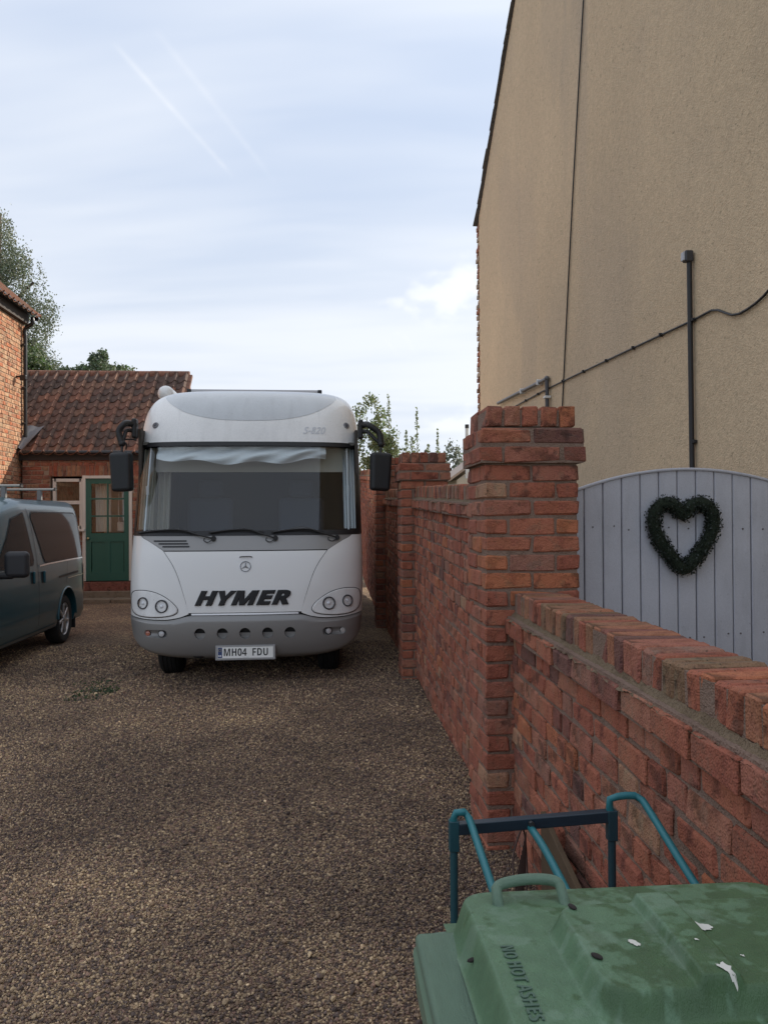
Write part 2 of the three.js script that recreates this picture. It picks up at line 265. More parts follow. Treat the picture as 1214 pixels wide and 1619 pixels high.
{
  const big = new THREE.PlaneGeometry(1600, 1600, 1, 1).rotateX(-Math.PI / 2).translate(0, -0.06, 0);
  struct('ground', uvMetres(big, 0.3), std([0.07, 0.085, 0.04], 1));
  const x0 = -8, x1 = 3, z0 = -21, z1 = 4, nx = 110, nz = 250, pos = [], uv = [], col = [], idx = [];
  for (let j = 0; j <= nz; j++) for (let i = 0; i <= nx; i++) { const x = lerp(x0, x1, i / nx), z = lerp(z0, z1, j / nz), p = patch(x, z); pos.push(x, groundH(x, z), z); uv.push(x / 2, z / 2); const k = lerp(0.82, 1.42, p); col.push(k, k * lerp(0.97, 1.0, p), k * lerp(0.98, 0.92, p)); }
  for (let j = 0; j < nz; j++) for (let i = 0; i < nx; i++) { const a = j * (nx + 1) + i, b = a + 1, c = a + nx + 1, d = c + 1; idx.push(a, c, d, a, d, b); }
  const g = new THREE.BufferGeometry(); g.setAttribute('position', new THREE.Float32BufferAttribute(pos, 3)); g.setAttribute('uv', new THREE.Float32BufferAttribute(uv, 2)); g.setAttribute('color', new THREE.Float32BufferAttribute(col, 3)); g.setIndex(idx); g.computeVertexNormals();
  struct('gravel_drive', g, new THREE.MeshStandardMaterial({ color: rgb(1.0, 0.97, 0.93), map: gravelCell[0], bumpMap: gravelCell[1], bumpScale: 0.016, roughness: 1, vertexColors: true }));

  // loose stones, nearest ground
  const pg = new THREE.IcosahedronGeometry(1, 0), pp = pg.attributes.position; for (let i = 0; i < pp.count; i++) { const k = 0.8 + 0.4 * hash(Math.round(pp.getX(i) * 50), Math.round(pp.getY(i) * 50) + Math.round(pp.getZ(i) * 70), 5); pp.setXYZ(i, pp.getX(i) * k, pp.getY(i) * k, pp.getZ(i) * k); } pg.computeVertexNormals();
  const spots = []; const R = mulberry(77);
  const band = (za, zb, xa, xb, per) => { const n = Math.round((zb - za) * (xb - xa) * per); for (let i = 0; i < n; i++) { const z = za + (zb - za) * R(), x = xa + (xb - xa) * R(); if (x > 0.9 || (x > 0.76 && z < -3.8 && z > -4.3)) continue; spots.push([x, z]); } };
  band(-4.0, -2.0, -2.0, 0.9, 13000); band(-6.0, -4.0, -2.9, 0.95, 7500); band(-10.5, -6.0, -4.5, 0.95, 3300);
  const im = new THREE.InstancedMesh(pg, new THREE.MeshStandardMaterial({ color: 0xffffff, roughness: 0.95 }), spots.length), M = new THREE.Matrix4(), q = new THREE.Quaternion(), e = new THREE.Euler(), c = new THREE.Color();
  spots.forEach(([x, z], i) => {
    const far = sstep(-4, -9, z), r = lerp(0.0047, 0.0072, far) * (0.6 + 0.95 * R() * R()) * (R() < 0.03 ? 1.7 : 1);
    e.set(R() * 6, R() * 6, R() * 6); q.setFromEuler(e); M.compose(V(x, groundH(x, z) + r * (0.2 + 0.9 * R()), z), q, V(r * (0.9 + 0.5 * R()), r * (0.65 + 0.3 * R()), r * (0.8 + 0.4 * R()))); im.setMatrixAt(i, M);
    const t = gravelCell[2][Math.floor(R() * 7)], p = patch(x, z), k = (0.70 + 0.60 * R()) * lerp(0.82, 1.55, p) * (R() < 0.03 ? 1.6 : 1); c.setRGB(t[0] * k, t[1] * k * 0.98, t[2] * k * lerp(0.96, 0.9, p)); im.setColorAt(i, c);
  });
  shade(im); im.name = 'loose_gravel'; im.userData = { kind: 'stuff', label: 'loose brown gravel stones covering the drive', category: 'gravel' }; scene.add(im);
}

// ---------------------------------------------------------------- garden wall: pillars and runs
const WALLX = 0.898;                                    // drive-side face of the wall
function pillar(label, zFront, x0, base, top, group) {
  const W = 0.455, t = thing('brick_pillar', label, 'pillar', [x0 + W / 2, 0, zFront - W / 2], 0, group), L = [], half = W / 2;
  const capH = 0.104, n = Math.round((top - capH - base) / PITCH), pit = (top - capH - base) / n;
  part('mortar_core', uvMetres(bx(W - 0.014, top - capH - base, W - 0.014, 0, (top - capH + base) / 2, 0)), mortar, t);
  part('cap_bedding', uvMetres(bx(W + 0.041, pit * 2 - 0.012, W + 0.041, 0, top - capH - pit - 0.004, 0)), mortar, t);
  for (let i = 0; i < n; i++) {
    const y = base + i * pit + pit / 2, cap = i >= n - 2, w = cap ? half + 0.026 : half, sl = cap ? 0.245 : BL, mid = 2 * w - 2 * BD - 0.024;
    if ((i + (zFront < -5 ? 1 : 0)) % 2) for (const s of [-1, 1]) { for (const k of [-1, 1]) L.push({ p: [k * (sl / 2 + 0.006), y, s * (w - BD / 2)], s: [sl, BH, BD] }); L.push({ p: [s * (w - BD / 2), y, 0], s: [BD, BH, mid] }); }
    else for (const s of [-1, 1]) { for (const k of [-1, 1]) L.push({ p: [s * (w - BD / 2), y, k * (sl / 2 + 0.006)], s: [BD, BH, sl] }); L.push({ p: [0, y, s * (w - BD / 2)], s: [mid, BH, BD] }); }
  }
  layBricks(t, L, 'brick', 300, 0.003);
  const C = []; for (const s of [-1, 1]) for (let k = 0; k < 5; k++) C.push({ p: [-0.178 + k * 0.089, top - capH / 2 + 0.002, s * 0.109], s: [0.075, capH - 0.006, 0.205] });
  part('cap_mortar', uvMetres(bx(0.425, capH - 0.026, 0.405, 0, top - capH / 2 - 0.006, 0)), mortar, t);
  layBricks(t, C, 'cap_brick', 300, 0.002); return t;
}
function wallRun(name, label, { z0, z1, top0, top1, base = -0.08, thick = 0.226, solo = 300, group }) {   // z0 nearer, z1 farther
  const t = thing(name, label, 'wall', [WALLX, 0, z0], 0, group), len = z0 - z1, slope = (top1 - top0) / len, cop = 0.104, L = [], K = [], C = [];
  const bodyTop = top0 - cop - 0.014 - PITCH, n = Math.round((bodyTop - base) / PITCH), pit = (bodyTop - base) / n, sh = g => { const p = g.attributes.position; for (let i = 0; i < p.count; i++) p.setY(i, p.getY(i) + slope * -p.getZ(i)); g.computeVertexNormals(); return g; };
  for (let i = 0; i < n; i++) course(L, { axis: 'z', face: 0, out: -1, a0: -len, a1: 0, y: base + i * pit + 0.007, slope, headers: i % 4 === 3 ? 0.75 : 0.35 });
  course(K, { axis: 'z', face: -0.034, out: -1, a0: -len, a1: 0, y: bodyTop + 0.006, slope, headers: 0.1 });
  for (let z = -0.045; z > -len + 0.03; z -= 0.0715 * rr(0.97, 1.04)) C.push({ p: [thick / 2 + 0.004, top0 - cop / 2 + slope * -z, z], s: [0.222, cop, 0.0645], rx: Math.atan(slope) + rr(-0.025, 0.025), tone: C.length === 22 ? 12 : pick([0, 2, 3, 10, 10, 11, 11, 13, 13, 9, 9, 8, 10, 7, 13, 6]) });
  part('mortar_core', uvMetres(sh(bx(thick - 0.012, bodyTop - base, len, thick / 2 + 0.0015, (bodyTop + base) / 2, -len / 2))), mortar, t);
  part('mortar_bed', uvMetres(sh(bx(thick + 0.03, PITCH + 0.006, len, thick / 2 - 0.0085, bodyTop + PITCH / 2, -len / 2))), mortar, t);
  // weathered mortar fillet on the ledge below the coping
  part('mortar_fillet', uvMetres(sheet((u, v) => { const z = -u * len, k = fbm(z * 9 + 3, v * 3, 0, 505, 3) - 0.5; const q = fbm(z * 38, v * 9, 0, 515, 3) - 0.5; return [lerp(-0.036, 0.012, v) + k * 0.014, bodyTop + PITCH - 0.012 + 0.036 * v * v + k * 0.016 + q * 0.018 + slope * u * len, z]; }, Math.round(len * 120), 8)), mossMortar, t);
  part('coping_mortar', uvMetres(sh(bx(thick - 0.02, cop - 0.010, len, thick / 2 + 0.002, top0 - cop / 2 - 0.006, -len / 2))), mortar, t);
  layBricks(t, L, 'brick', solo, 0.0045); layBricks(t, K, 'ledge_brick', 300, 0.004); layBricks(t, C, 'coping_brick', 300, 0.005);
  return t;
}
wallRun('garden_wall', 'low red brick garden wall beside the green wheelie bin', { z0: 0.9, z1: -3.84, top0: 1.160, top1: 1.224 });
pillar('brick pillar where the low wall ends beside the grey gate', -3.832, 0.768, -0.06, 2.112);
wallRun('garden_wall', 'red brick garden wall between the gate pillar and the second pillar', { z0: -4.29, z1: -7.93, top0: 1.765, top1: 1.885 });
pillar('brick pillar beside the motorhome, second one along from the gate', -7.93, 0.768, -0.06, 2.225);
wallRun('garden_wall', 'shaded brick garden wall alongside the motorhome between two pillars', { z0: -8.39, z1: -11.75, top0: 1.89, top1: 1.985, solo: 300 });
pillar('shaded brick pillar half hidden behind the right mirror of the motorhome', -11.75, 0.768, -0.06, 2.46);
wallRun('garden_wall', 'tall far stretch of brick garden wall beyond the last pillar', { z0: -12.2, z1: -20.5, top0: 2.34, top1: 2.78, solo: 300 });

// ---------------------------------------------------------------- rendered gable house on the right
{
  const X = 2.6, zF = -13.3, zN = -1.4, eave = 6.55, zR = (zF + zN) / 2, slope = 0.742, ridge = eave + slope * (zR - zF);
  const t = thing('rendered_house', 'tall house with windowless beige roughcast gable wall', 'house', [X, 0, 0]);
  const w = new THREE.Shape([[zF, -0.2], [zN, -0.2], [zN, eave], [zR, ridge], [zF, eave]].map(p => new THREE.Vector2(-p[0], p[1])));
  let g = new THREE.ExtrudeGeometry(w, { depth: 9, bevelEnabled: false }).rotateY(Math.PI / 2);      // shape x -> world -z, depth -> world x
  g = g.toNonIndexed(); { const p = g.attributes.position, uv = new Float32Array(p.count * 2); for (let i = 0; i < p.count; i++) { uv[i * 2] = (-p.getZ(i) - 1.4) / 12; uv[i * 2 + 1] = p.getY(i) / 12; } g.setAttribute('uv', new THREE.BufferAttribute(uv, 2)); }
  const map = colorTex(2048, 2048, (u, v) => {
    const z = u * 12, y = v * 12;                       // metres along the wall (from its near end) and up
    let k = 0.90 + 0.16 * (fbm(z * 1.3, y * 0.7, 0, 601, 4) - 0.5) + 0.13 * (vnoise(z * 70, y * 70, 0, 611) - 0.5) + 0.12 * (vnoise(z * 34, y * 34, 0, 617) - 0.5);
    let c = [0.68 * k, 0.522 * k, 0.340 * k];
    const streak = sstep(0.50, 0.75, fbm(z * 2.3, y * 0.32, 0, 621, 4)) * sstep(2.6, 7.0, y + 2.6 * (fbm(z * 1.2, y * 0.4, 0, 631, 3) - 0.5)) * 0.32;
    const grey = sstep(0.52, 0.74, fbm(z * 0.8 + 4, y * 0.55 + 2, 0, 641, 5)) * 0.28;
    const pit = vnoise(z * 48, y * 48, 0, 651) > 0.90 && vnoise(z * 5, y * 5, 0, 655) > 0.42 ? 0.30 : 0;
    const s = clamp(streak + grey * 0.7); c = c.map((x, i) => lerp(x, [0.36, 0.30, 0.245][i], s) * (1 - pit)); return c;
  });
  const bump = grayTex(1024, 1024, (u, v) => 0.55 * vnoise(u * 170, v * 170, 170, 661) + 0.3 * vnoise(u * 90, v * 90, 90, 671) + 0.12 * fbm(u * 24, v * 24, 24, 673, 2) + (vnoise(u * 110, v * 110, 110, 677) > 0.86 ? 0.2 : 0));
  part('rendered_wall', g, new THREE.MeshStandardMaterial({ map, bumpMap: rep(bump, 10), bumpScale: 0.0045, roughness: 0.97 }), t);
  // roof
  const slate = std([0.10, 0.095, 0.095], 0.75, { map: grime }), L = Math.hypot(zR - zF, ridge - eave) + 0.2, ang = Math.atan(slope);
  for (const s of [1, -1]) { const o = part('roof_slope', uvMetres(bx(9.1, 0.03, L, 0, 0, 0)), slate, t, [4.56, (eave + ridge) / 2 + 0.04, s > 0 ? (zF + zR) / 2 - 0.06 : (zN + zR) / 2 + 0.06], [s > 0 ? -ang : ang, 0, 0]); }
  const vg = uvMetres(bx(0.17, 0.014, 0.34));
  for (let k = 0; k < 36; k++) { const z = zF - 0.16 + k * 0.165; if (z > zR) break; part('verge_slate', vg, slate, t, [0.03 + rr(-0.012, 0.012), eave + slope * (z + 0.15 - zF) + 0.015, z + 0.13], [-ang + 0.05 + rr(-0.02, 0.02), rr(-0.04, 0.04), rr(-0.02, 0.02)]); }
  // toothed brick return at the far corner
  const Q = []; for (let k = 0, y = 0.02; y < eave - 0.1; k++, y += 0.0868) { const d = k % 2 ? 0.222 : 0.106; Q.push({ p: [0.045 + rr(-0.012, 0.012), y + 0.036, zF - 0.19 + d / 2], s: [0.106, BH, d], tone: pick([9, 10, 11, 4, 12]) }); }
  part('corner_mortar', uvMetres(bx(0.09, eave, 0.19, 0.075, eave / 2, zF - 0.1)), mortar, t);
  layBricks(t, Q, 'quoin_brick', 300, 0.006);
}

// cables and pipes on the gable (each a thing fixed to the wall)
const blackPlastic = std([0.018, 0.018, 0.019], 0.5), greyPlastic = std([0.16, 0.16, 0.17], 0.5), whitePlastic = std([0.7, 0.7, 0.68], 0.5);
{
  let t = thing('wall_cable', 'thin black cable hanging straight down the beige gable wall', 'cable', [2.585, 0, -8.2]);
  part('cable', tube([[0, 9.3, 0.95], [0, 6.67, 0.377], [0, 4.769, -0.041], [0, 2.794, -0.43], [0, 0.3, -0.9]], 0.008, 60, 6), blackPlastic, t);
  t = thing('wall_cable', 'black cable running sideways in clips across the beige gable wall', 'cable', [2.585, 0, -8]);
  const P = [[-4.2, 3.1], [-2.629, 3.073], [-1.064, 3.055], [1.394, 2.985], [2.45, 2.951], [2.778, 2.947], [2.906, 2.902], [3.068, 2.841], [3.258, 2.843], [3.463, 2.889], [3.8, 3.05], [4.3, 3.2]];
  part('cable', tube(P.map(([z, y]) => [0, y, z]), 0.0085, 90, 6), blackPlastic, t);
  for (const [z, y] of [[-2.2, 3.068], [-1.6, 3.06], [-0.6, 3.043], [0.1, 3.022], [0.75, 3.003], [1.394, 2.985], [1.95, 2.968]]) part('cable_clip', bx(0.03, 0.03, 0.016, -0.004, y, z, 0.004), blackPlastic, t);
  t = thing('conduit', 'black vertical conduit with a small box on top, behind the gate', 'conduit', [2.58, 0, -5.53]);
  part('pipe', rod([-0.01, 0.4, 0.03], [-0.01, 3.38, 0], 0.018, 12), blackPlastic, t);
  part('junction_box', bx(0.06, 0.08, 0.062, -0.02, 3.40, 0, 0.012), std([0.05, 0.05, 0.055], 0.4), t);
  part('box_cover', bx(0.012, 0.062, 0.048, -0.055, 3.40, 0, 0.005), std([0.42, 0.43, 0.46], 0.4), t);
  for (const y of [1.2, 2.1, 2.95]) part('pipe_clip', bx(0.03, 0.025, 0.07, 0, y, 0.012, 0.006), blackPlastic, t);
  t = thing('waste_pipe', 'grey bent waste pipe on the beige wall behind the pillar top', 'pipe', [2.56, 0, -9.14]);
  part('sloping_pipe', rod([0, 3.165, -0.01], [0, 3.25, -2.6], 0.022, 12), std([0.10, 0.10, 0.105], 0.45), t);
  part('down_pipe', rod([0, 3.18, 0], [0, 0.2, 0.03], 0.024, 12), std([0.06, 0.06, 0.065], 0.45), t);
  part('elbow', new THREE.SphereGeometry(0.032, 14, 10).translate(0, 3.165, 0), std([0.10, 0.10, 0.105], 0.45), t);
  for (const p of [[0, 3.176, -0.33], [0, 3.2, -1.15]]) part('pipe_collar', bx(0.07, 0.07, 0.03, ...p, 0.01), whitePlastic, t);
  part('pipe_collar', bx(0.075, 0.03, 0.075, 0, 2.95, 0.003, 0.01), whitePlastic, t);
}

// ---------------------------------------------------------------- grey board gate with a heart wreath
{
  const z = -4.2, cx = 1.921, top = x => 1.822 - (x - cx) ** 2 / 3.27, t = thing('garden_gate', 'pale blue-grey boarded gate with an arched top between pillar and house', 'gate', [cx, 0, z]);
  const paint = std([0.55, 0.565, 0.63], 0.6, { map: grime, bumpMap: roughBump, bumpScale: 0.0012 }), x0 = 1.262, x1 = 2.57, n = 13, wd = (x1 - x0) / n;
  for (let k = 0; k < n; k++) {
    const a = x0 + k * wd + 0.003, b = x0 + (k + 1) * wd - 0.003, s = new THREE.Shape(); s.moveTo(a - cx, 0.07); s.lineTo(b - cx, 0.07); for (let i = 0; i <= 4; i++) { const x = lerp(b, a, i / 4); s.lineTo(x - cx, top(x)); }
    const g = new THREE.ExtrudeGeometry(s, { depth: 0.018, bevelEnabled: true, bevelThickness: 0.003, bevelSize: 0.003, bevelOffset: -0.003, bevelSegments: 1 });
    part('board', uvMetres(g), paint, t, [0, 0, rr(-0.0015, 0.0015)]);
  }
  const nail = cyl(0.0045, 0.0045, 0.004, 8).rotateX(Math.PI / 2), nm = std([0.12, 0.11, 0.11], 0.6);
  for (let k = 0; k < n; k++) for (const y of [1.52, 0.95]) part('nail', nail, nm, t, [x0 + (k + 0.5) * wd - cx + rr(-0.02, 0.02), y + rr(-0.012, 0.012), 0.0225]);
  part('top_trim', sheet((u, v) => { const x = lerp(x0, x1, u), a = v * 2 * Math.PI; return [x - cx, top(x) + 0.006 + 0.008 * Math.sign(Math.sin(a)) * Math.abs(Math.sin(a)) ** 0.4, 0.008 + 0.024 * Math.sign(Math.cos(a)) * Math.abs(Math.cos(a)) ** 0.4]; }, 40, 16), paint, t);
  for (const y of [0.3, 0.95, 1.5]) part('back_rail', bx(x1 - x0 - 0.02, 0.1, 0.03, (x0 + x1) / 2 - cx, y, -0.02, 0.004), paint, t);
  part('backing_board', bx(x1 - x0 - 0.01, 1.5, 0.006, (x0 + x1) / 2 - cx, 0.83, -0.0035), std([0.06, 0.06, 0.07], 0.9), t);
  // wreath
  const h = thing('heart_wreath', 'dark green leafy heart-shaped wreath hanging on the grey gate', 'wreath', [1.884, 1.48, z + 0.055]);
  const H = [[0, 0.105], [0.045, 0.155], [0.105, 0.165], [0.155, 0.12], [0.158, 0.045], [0.125, -0.035], [0.07, -0.11], [0, -0.175]];
  const loop = [...H, ...H.slice(1, -1).reverse().map(([x, y]) => [-x, y])].map(([x, y]) => V(x, y, 0)), cv = new THREE.CatmullRomCurve3(loop, true, 'catmullrom', 0.5);
  part('wreath_core', new THREE.TubeGeometry(cv, 90, 0.033, 8, true), std([0.014, 0.022, 0.012], 1), h);
  const leaf = leaves(mulberry(5), 2600, R => { const u = R(), p = cv.getPointAt(u), a = R() * 6.283, r = 0.034 + 0.014 * R(); const tg = cv.getTangentAt(u), nx = -tg.y, ny = tg.x; return [p.x + nx * Math.cos(a) * r, p.y + ny * Math.cos(a) * r, Math.sin(a) * r * 0.9]; }, () => 0.013, R => { const k = 0.5 + 0.9 * R(); return [0.016 * k, 0.026 * k, 0.018 * k]; });
  const o = part('leaf_cover', leaf, std([1, 1, 1], 0.5, { vertexColors: true, side: THREE.DoubleSide }), h); o.userData.kind = 'stuff';
}
// leaf-shaped two-triangle faces spread by a function
function leaves(R, n, place, size, color, droop = 0) {
  const pos = new Float32Array(n * 12), col = new Float32Array(n * 12), idx = new Uint32Array(n * 6), a = V(), b = V(), c = V();
  for (let i = 0; i < n; i++) {
    const p = place(R), s = size(R) * (0.65 + 0.7 * R()); a.set(R() - 0.5, R() - 0.5 - droop, R() - 0.5).normalize(); b.set(R() - 0.5, R() - 0.5, R() - 0.5).cross(a).normalize(); c.crossVectors(a, b);
    const w = s * 0.33, q = [[-s * 0.5, 0, 0], [0, w, 0.12 * s], [s * 0.5, 0, 0], [0, -w, 0.12 * s]];
    q.forEach(([u, v, t], k) => { const m = i * 12 + k * 3; pos[m] = p[0] + a.x * u + b.x * v + c.x * t; pos[m + 1] = p[1] + a.y * u + b.y * v + c.y * t; pos[m + 2] = p[2] + a.z * u + b.z * v + c.z * t; });
    const cc = color(R, p); for (let k = 0; k < 4; k++) { col[i * 12 + k * 3] = cc[0]; col[i * 12 + k * 3 + 1] = cc[1]; col[i * 12 + k * 3 + 2] = cc[2]; }
    idx.set([i * 4, i * 4 + 1, i * 4 + 2, i * 4, i * 4 + 2, i * 4 + 3], i * 6);
  }
  const g = new THREE.BufferGeometry(); g.setAttribute('position', new THREE.BufferAttribute(pos, 3)); g.setAttribute('color', new THREE.BufferAttribute(col, 3)); g.setIndex(new THREE.BufferAttribute(idx, 1)); g.computeVertexNormals(); return g;
}

// ---------------------------------------------------------------- left brick house and the outbuilding
const terracotta = [[0.26, 0.115, 0.072], [0.20, 0.095, 0.065], [0.16, 0.085, 0.062], [0.22, 0.115, 0.076], [0.115, 0.07, 0.055]].map(c => std(c, 0.9, { map: brickTex, bumpMap: roughBump, bumpScale: 0.003 }));
{
  const X = -5.9, zc = -16.75, t = thing('brick_house', 'orange brick house with black drainpipe at its sunlit corner', 'house', [X, 0, zc]);
  const eave = 5.5, len = 8.5;
  part('mortar_wall', uvMetres(bx(6, eave + 0.2, len, -3.012, (eave - 0.2) / 2, len / 2)), mortarPale, t);
  const L = []; const warm = [14, 14, 15, 15, 15, 16, 8, 5, 14];
  for (let k = 0; k < 63; k++) course(L, { axis: 'z', face: 0, out: 1, a0: 0, a1: len, y: 0.02 + k * 0.0865, headers: 0.5, tone: warm });
  layBricks(t, L, 'brick', 300, 0.003);
  part('eaves_board', bx(0.16, 0.22, len, 0.0, eave + 0.10, len / 2), std([0.05, 0.04, 0.035], 0.8), t);
  const rf = part('roof', uvMetres(bx(4.6, 0.06, len + 0.1, 0, 0, 0)), terracotta[2], t, [-1.82, eave + 1.47, len / 2], [0, 0, -0.70]);
  // pantile edge: rolls running down to the eaves
  const roll = tileGeo(0.24, 0.34); for (let k = 0; k < 34; k++) for (let r = 0; r < 5; r++) { const d = 0.02 + r * 0.30; part('roof_tile', roll, pick([terracotta[0], terracotta[0], terracotta[3]]), t, [0.15 - d * Math.cos(0.7), eave + 0.25 + d * Math.sin(0.7), 0.02 + k * 0.235], [0.0, Math.PI / 2, 0, 'XYZ']).rotation.set(0, Math.PI / 2, 0); }
  t.children.filter(o => o.name === 'roof_tile').forEach(o => { o.rotation.order = 'YXZ'; o.rotation.set(0.66, Math.PI / 2, 0); });
  const gm = std([0.014, 0.014, 0.016], 0.35);
  part('gutter', new THREE.CylinderGeometry(0.062, 0.062, len, 14, 1, true, Math.PI / 2, Math.PI).rotateX(Math.PI / 2).translate(0.2, eave + 0.15, len / 2), std([0.014, 0.014, 0.016], 0.35, { side: THREE.DoubleSide }), t);
  part('gutter_end', bx(0.13, 0.09, 0.012, 0.2, eave + 0.11, 0.0), gm, t);
  part('drainpipe', [tube([[0.2, eave + 0.1, 0.16], [0.2, eave - 0.02, 0.16], [0.06, eave - 0.12, 0.14], [0.055, eave - 0.3, 0.14]], 0.038, 16, 10), rod([0.055, eave - 0.25, 0.14], [0.055, 3.2, 0.14], 0.038, 12)], gm, t);
  for (const y of [5.05, 4.2, 3.5]) part('pipe_bracket', bx(0.08, 0.035, 0.13, 0.03, y, 0.14, 0.008), gm, t);
  part('pipe_shoe', tube([[0.055, 3.22, 0.14], [0.06, 3.12, 0.14], [0.12, 3.05, 0.12]], 0.04, 8, 10), gm, t);
  const s = part('security_lamp', bx(0.12, 0.1, 0.09, 0.14, 4.35, 0.48, 0.02), gm, t); part('lamp_arm', rod([0, 4.37, 0.48], [0.1, 4.37, 0.48], 0.02), gm, t);
}
function tileGeo(w, l) {                                // one S-profile pantile, length along z (down slope towards +z)
  const prof = []; for (let i = 0; i <= 7; i++) { const u = i / 7; prof.push([(u - 0.5) * w * 1.14, u < 0.68 ? -0.036 * Math.sin(u / 0.68 * Math.PI) + 0.006 : 0.006 + 0.046 * Math.sin((u - 0.68) / 0.32 * Math.PI)]); }
  const pos = [], idx = [], th = 0.014;
  for (const z of [-l / 2, l / 2]) for (const o of [0, -th]) for (const [x, y] of prof) pos.push(x, y + o, z);
  const q = (a, b, c, d) => idx.push(a, b, c, a, c, d);
  for (let i = 0; i < 7; i++) { q(16 + i, 17 + i, 1 + i, i); q(24 + i, 25 + i, 17 + i, 16 + i); }
  q(0, 8, 24, 16); q(7, 23, 31, 15);
  let g = new THREE.BufferGeometry(); g.setAttribute('position', new THREE.Float32BufferAttribute(pos, 3)); g.setIndex(idx); g = g.toNonIndexed(); g.computeVertexNormals(); return uvMetres(g, 0.7);
}
{
  const zF = -16.45, xL = -5.85, xR = -2.98, eave = 2.86, ang = 0.715, run = 2.2, t = thing('outbuilding', 'low brick outbuilding with red pantile roof and green door', 'outbuilding', [-4.05, 0, zF]);
  const ox = -4.05, mid = (xL + xR) / 2 - ox;
  const dx0 = -4.64 - ox, dx1 = -3.805 - ox, dT = 2.40, dB = 0.385, wx0 = -5.27 - ox, wB = 1.41, L = [];
  // brick front with the openings left out
  const holes = [[wx0 - 0.055, dx0 - 0.055, wB - 0.05, dT + 0.06], [dx0 - 0.062, dx1 + 0.062, -1, dT + 0.06]];
  const trim = b => { for (const [x0, x1, y0, y1] of holes) { if (b.p[1] < y0 || b.p[1] > y1) continue; let l = b.p[0] - b.s[0] / 2, h = b.p[0] + b.s[0] / 2; if (h <= x0 || l >= x1) continue; if (l < x0 - 0.03) h = x0 - 0.004; else if (h > x1 + 0.03) l = x1 + 0.004; else return false; b.p[0] = (l + h) / 2; b.s[0] = Math.round((h - l) * 200) / 200; } return true; };
  const all = []; for (let k = 0; k < 33; k++) course(all, { axis: 'x', face: 0, out: 1, a0: xL - ox, a1: xR - ox, y: -0.04 + k * 0.0868, headers: 0.3, tone: [0, 2, 4, 5, 5, 7, 7, 9, 4] });
  for (const b of all) { const [x, y] = b.p, hw = b.s[0] / 2; if (y > dT + 0.03 && y < dT + 0.25 && x > wx0 - 0.08 && x < dx1 + 0.3) continue; if (trim(b)) L.push(b); }
  for (let x = wx0 - 0.04; x < dx1 + 0.3; x += 0.088) L.push({ p: [x, dT + 0.15, -0.05], s: [0.076, 0.216, 0.1], tone: pick([0, 2, 4, 5, 5, 7, 9]) });
  layBricks(t, L, 'brick', 300, 0.003);
  const core = (x0, x1, y0, y1) => bx(x1 - x0, y1 - y0, 0.2, (x0 + x1) / 2, (y0 + y1) / 2, -0.112);
  part('mortar_wall', uvMetres(merge([core(xL - ox, wx0 - 0.05, -0.1, eave), core(wx0 - 0.05, dx0 - 0.06, -0.1, wB), core(dx1 + 0.06, xR - ox, -0.1, eave), core(wx0 - 0.05, dx1 + 0.06, dT + 0.05, eave)])), mortarPale, t);
  part('side_wall', uvMetres(merge([bx(0.22, eave + 0.1, 4.2, xR - ox - 0.11, eave / 2, -2.32), bx(0.22, eave, 4.2, xL - ox + 0.11, eave / 2, -2.32), bx(xR - xL, eave, 0.2, mid, eave / 2, -4.4)])), std([0.25, 0.11, 0.075], 0.95, { map: brickTex }), t);
  const gs = new THREE.Shape([[0, 0], [run * 2, 0], [run, run * Math.tan(ang)]].map(p => new THREE.Vector2(...p))); part('gable', new THREE.ExtrudeGeometry(gs, { depth: 0.2, bevelEnabled: false }).rotateY(Math.PI / 2).translate(xR - ox - 0.2, eave, 0), brickMats[2], t);
  part('interior_floor', bx(xR - xL - 0.4, 0.05, 4.2, mid, dB - 0.04, -2.35), std([0.12, 0.1, 0.08], 0.9), t);
  part('fascia', bx(xR - xL + 0.1, 0.15, 0.03, mid, eave - 0.03, 0.03), std([0.03, 0.024, 0.022], 0.7), t);
  part('gutter', new THREE.CylinderGeometry(0.055, 0.055, xR - xL + 0.1, 14, 1, true, Math.PI / 2, Math.PI).rotateX(Math.PI / 2).rotateY(Math.PI / 2).translate(mid, eave + 0.03, 0.11), std([0.014, 0.014, 0.016], 0.4, { side: THREE.DoubleSide }), t);
  // roof
  const up = [0, Math.sin(ang), -Math.cos(ang)];
  for (const s of [1, -1]) part('roof_deck', bx(xR - xL + 2.4, 0.04, run / Math.cos(ang), 0, 0, 0), std([0.05, 0.04, 0.035], 0.9), t, [mid - 1.2, eave + run * Math.tan(ang) / 2 - 0.02, s > 0 ? -run / 2 : -run * 1.5], [s > 0 ? ang : -ang, 0, 0]);
  const tg = [0, 1, 2].map(() => tileGeo(0.235, 0.33)), rows = 11, cols = 24, gauge = run / Math.cos(ang) / rows * 1.005;
  for (let r = 0; r < rows; r++) for (let c = 0; c < cols; c++) {
    const d = r * gauge + 0.08, x = xR - ox - 0.02 - (c + 0.5) * 0.2165, m = r > 8 && rnd() < 0.35 ? terracotta[4] : pick([...terracotta, terracotta[2], terracotta[4]]);
    if (x < -1.88 && 0.09 + d * up[2] > -0.4) continue;
    part('pantile', tg[c % 3], m, t, [x + rr(-0.004, 0.004), eave + 0.075 + d * up[1] + rr(-0.004, 0.004), 0.09 + d * up[2]], [ang - 0.055 + rr(-0.02, 0.02), rr(-0.015, 0.015), rr(-0.01, 0.01)]);
  }
  const rg = new THREE.CylinderGeometry(0.115, 0.115, 0.44, 12, 1, false, -Math.PI / 2, Math.PI).rotateZ(Math.PI / 2).rotateX(0);
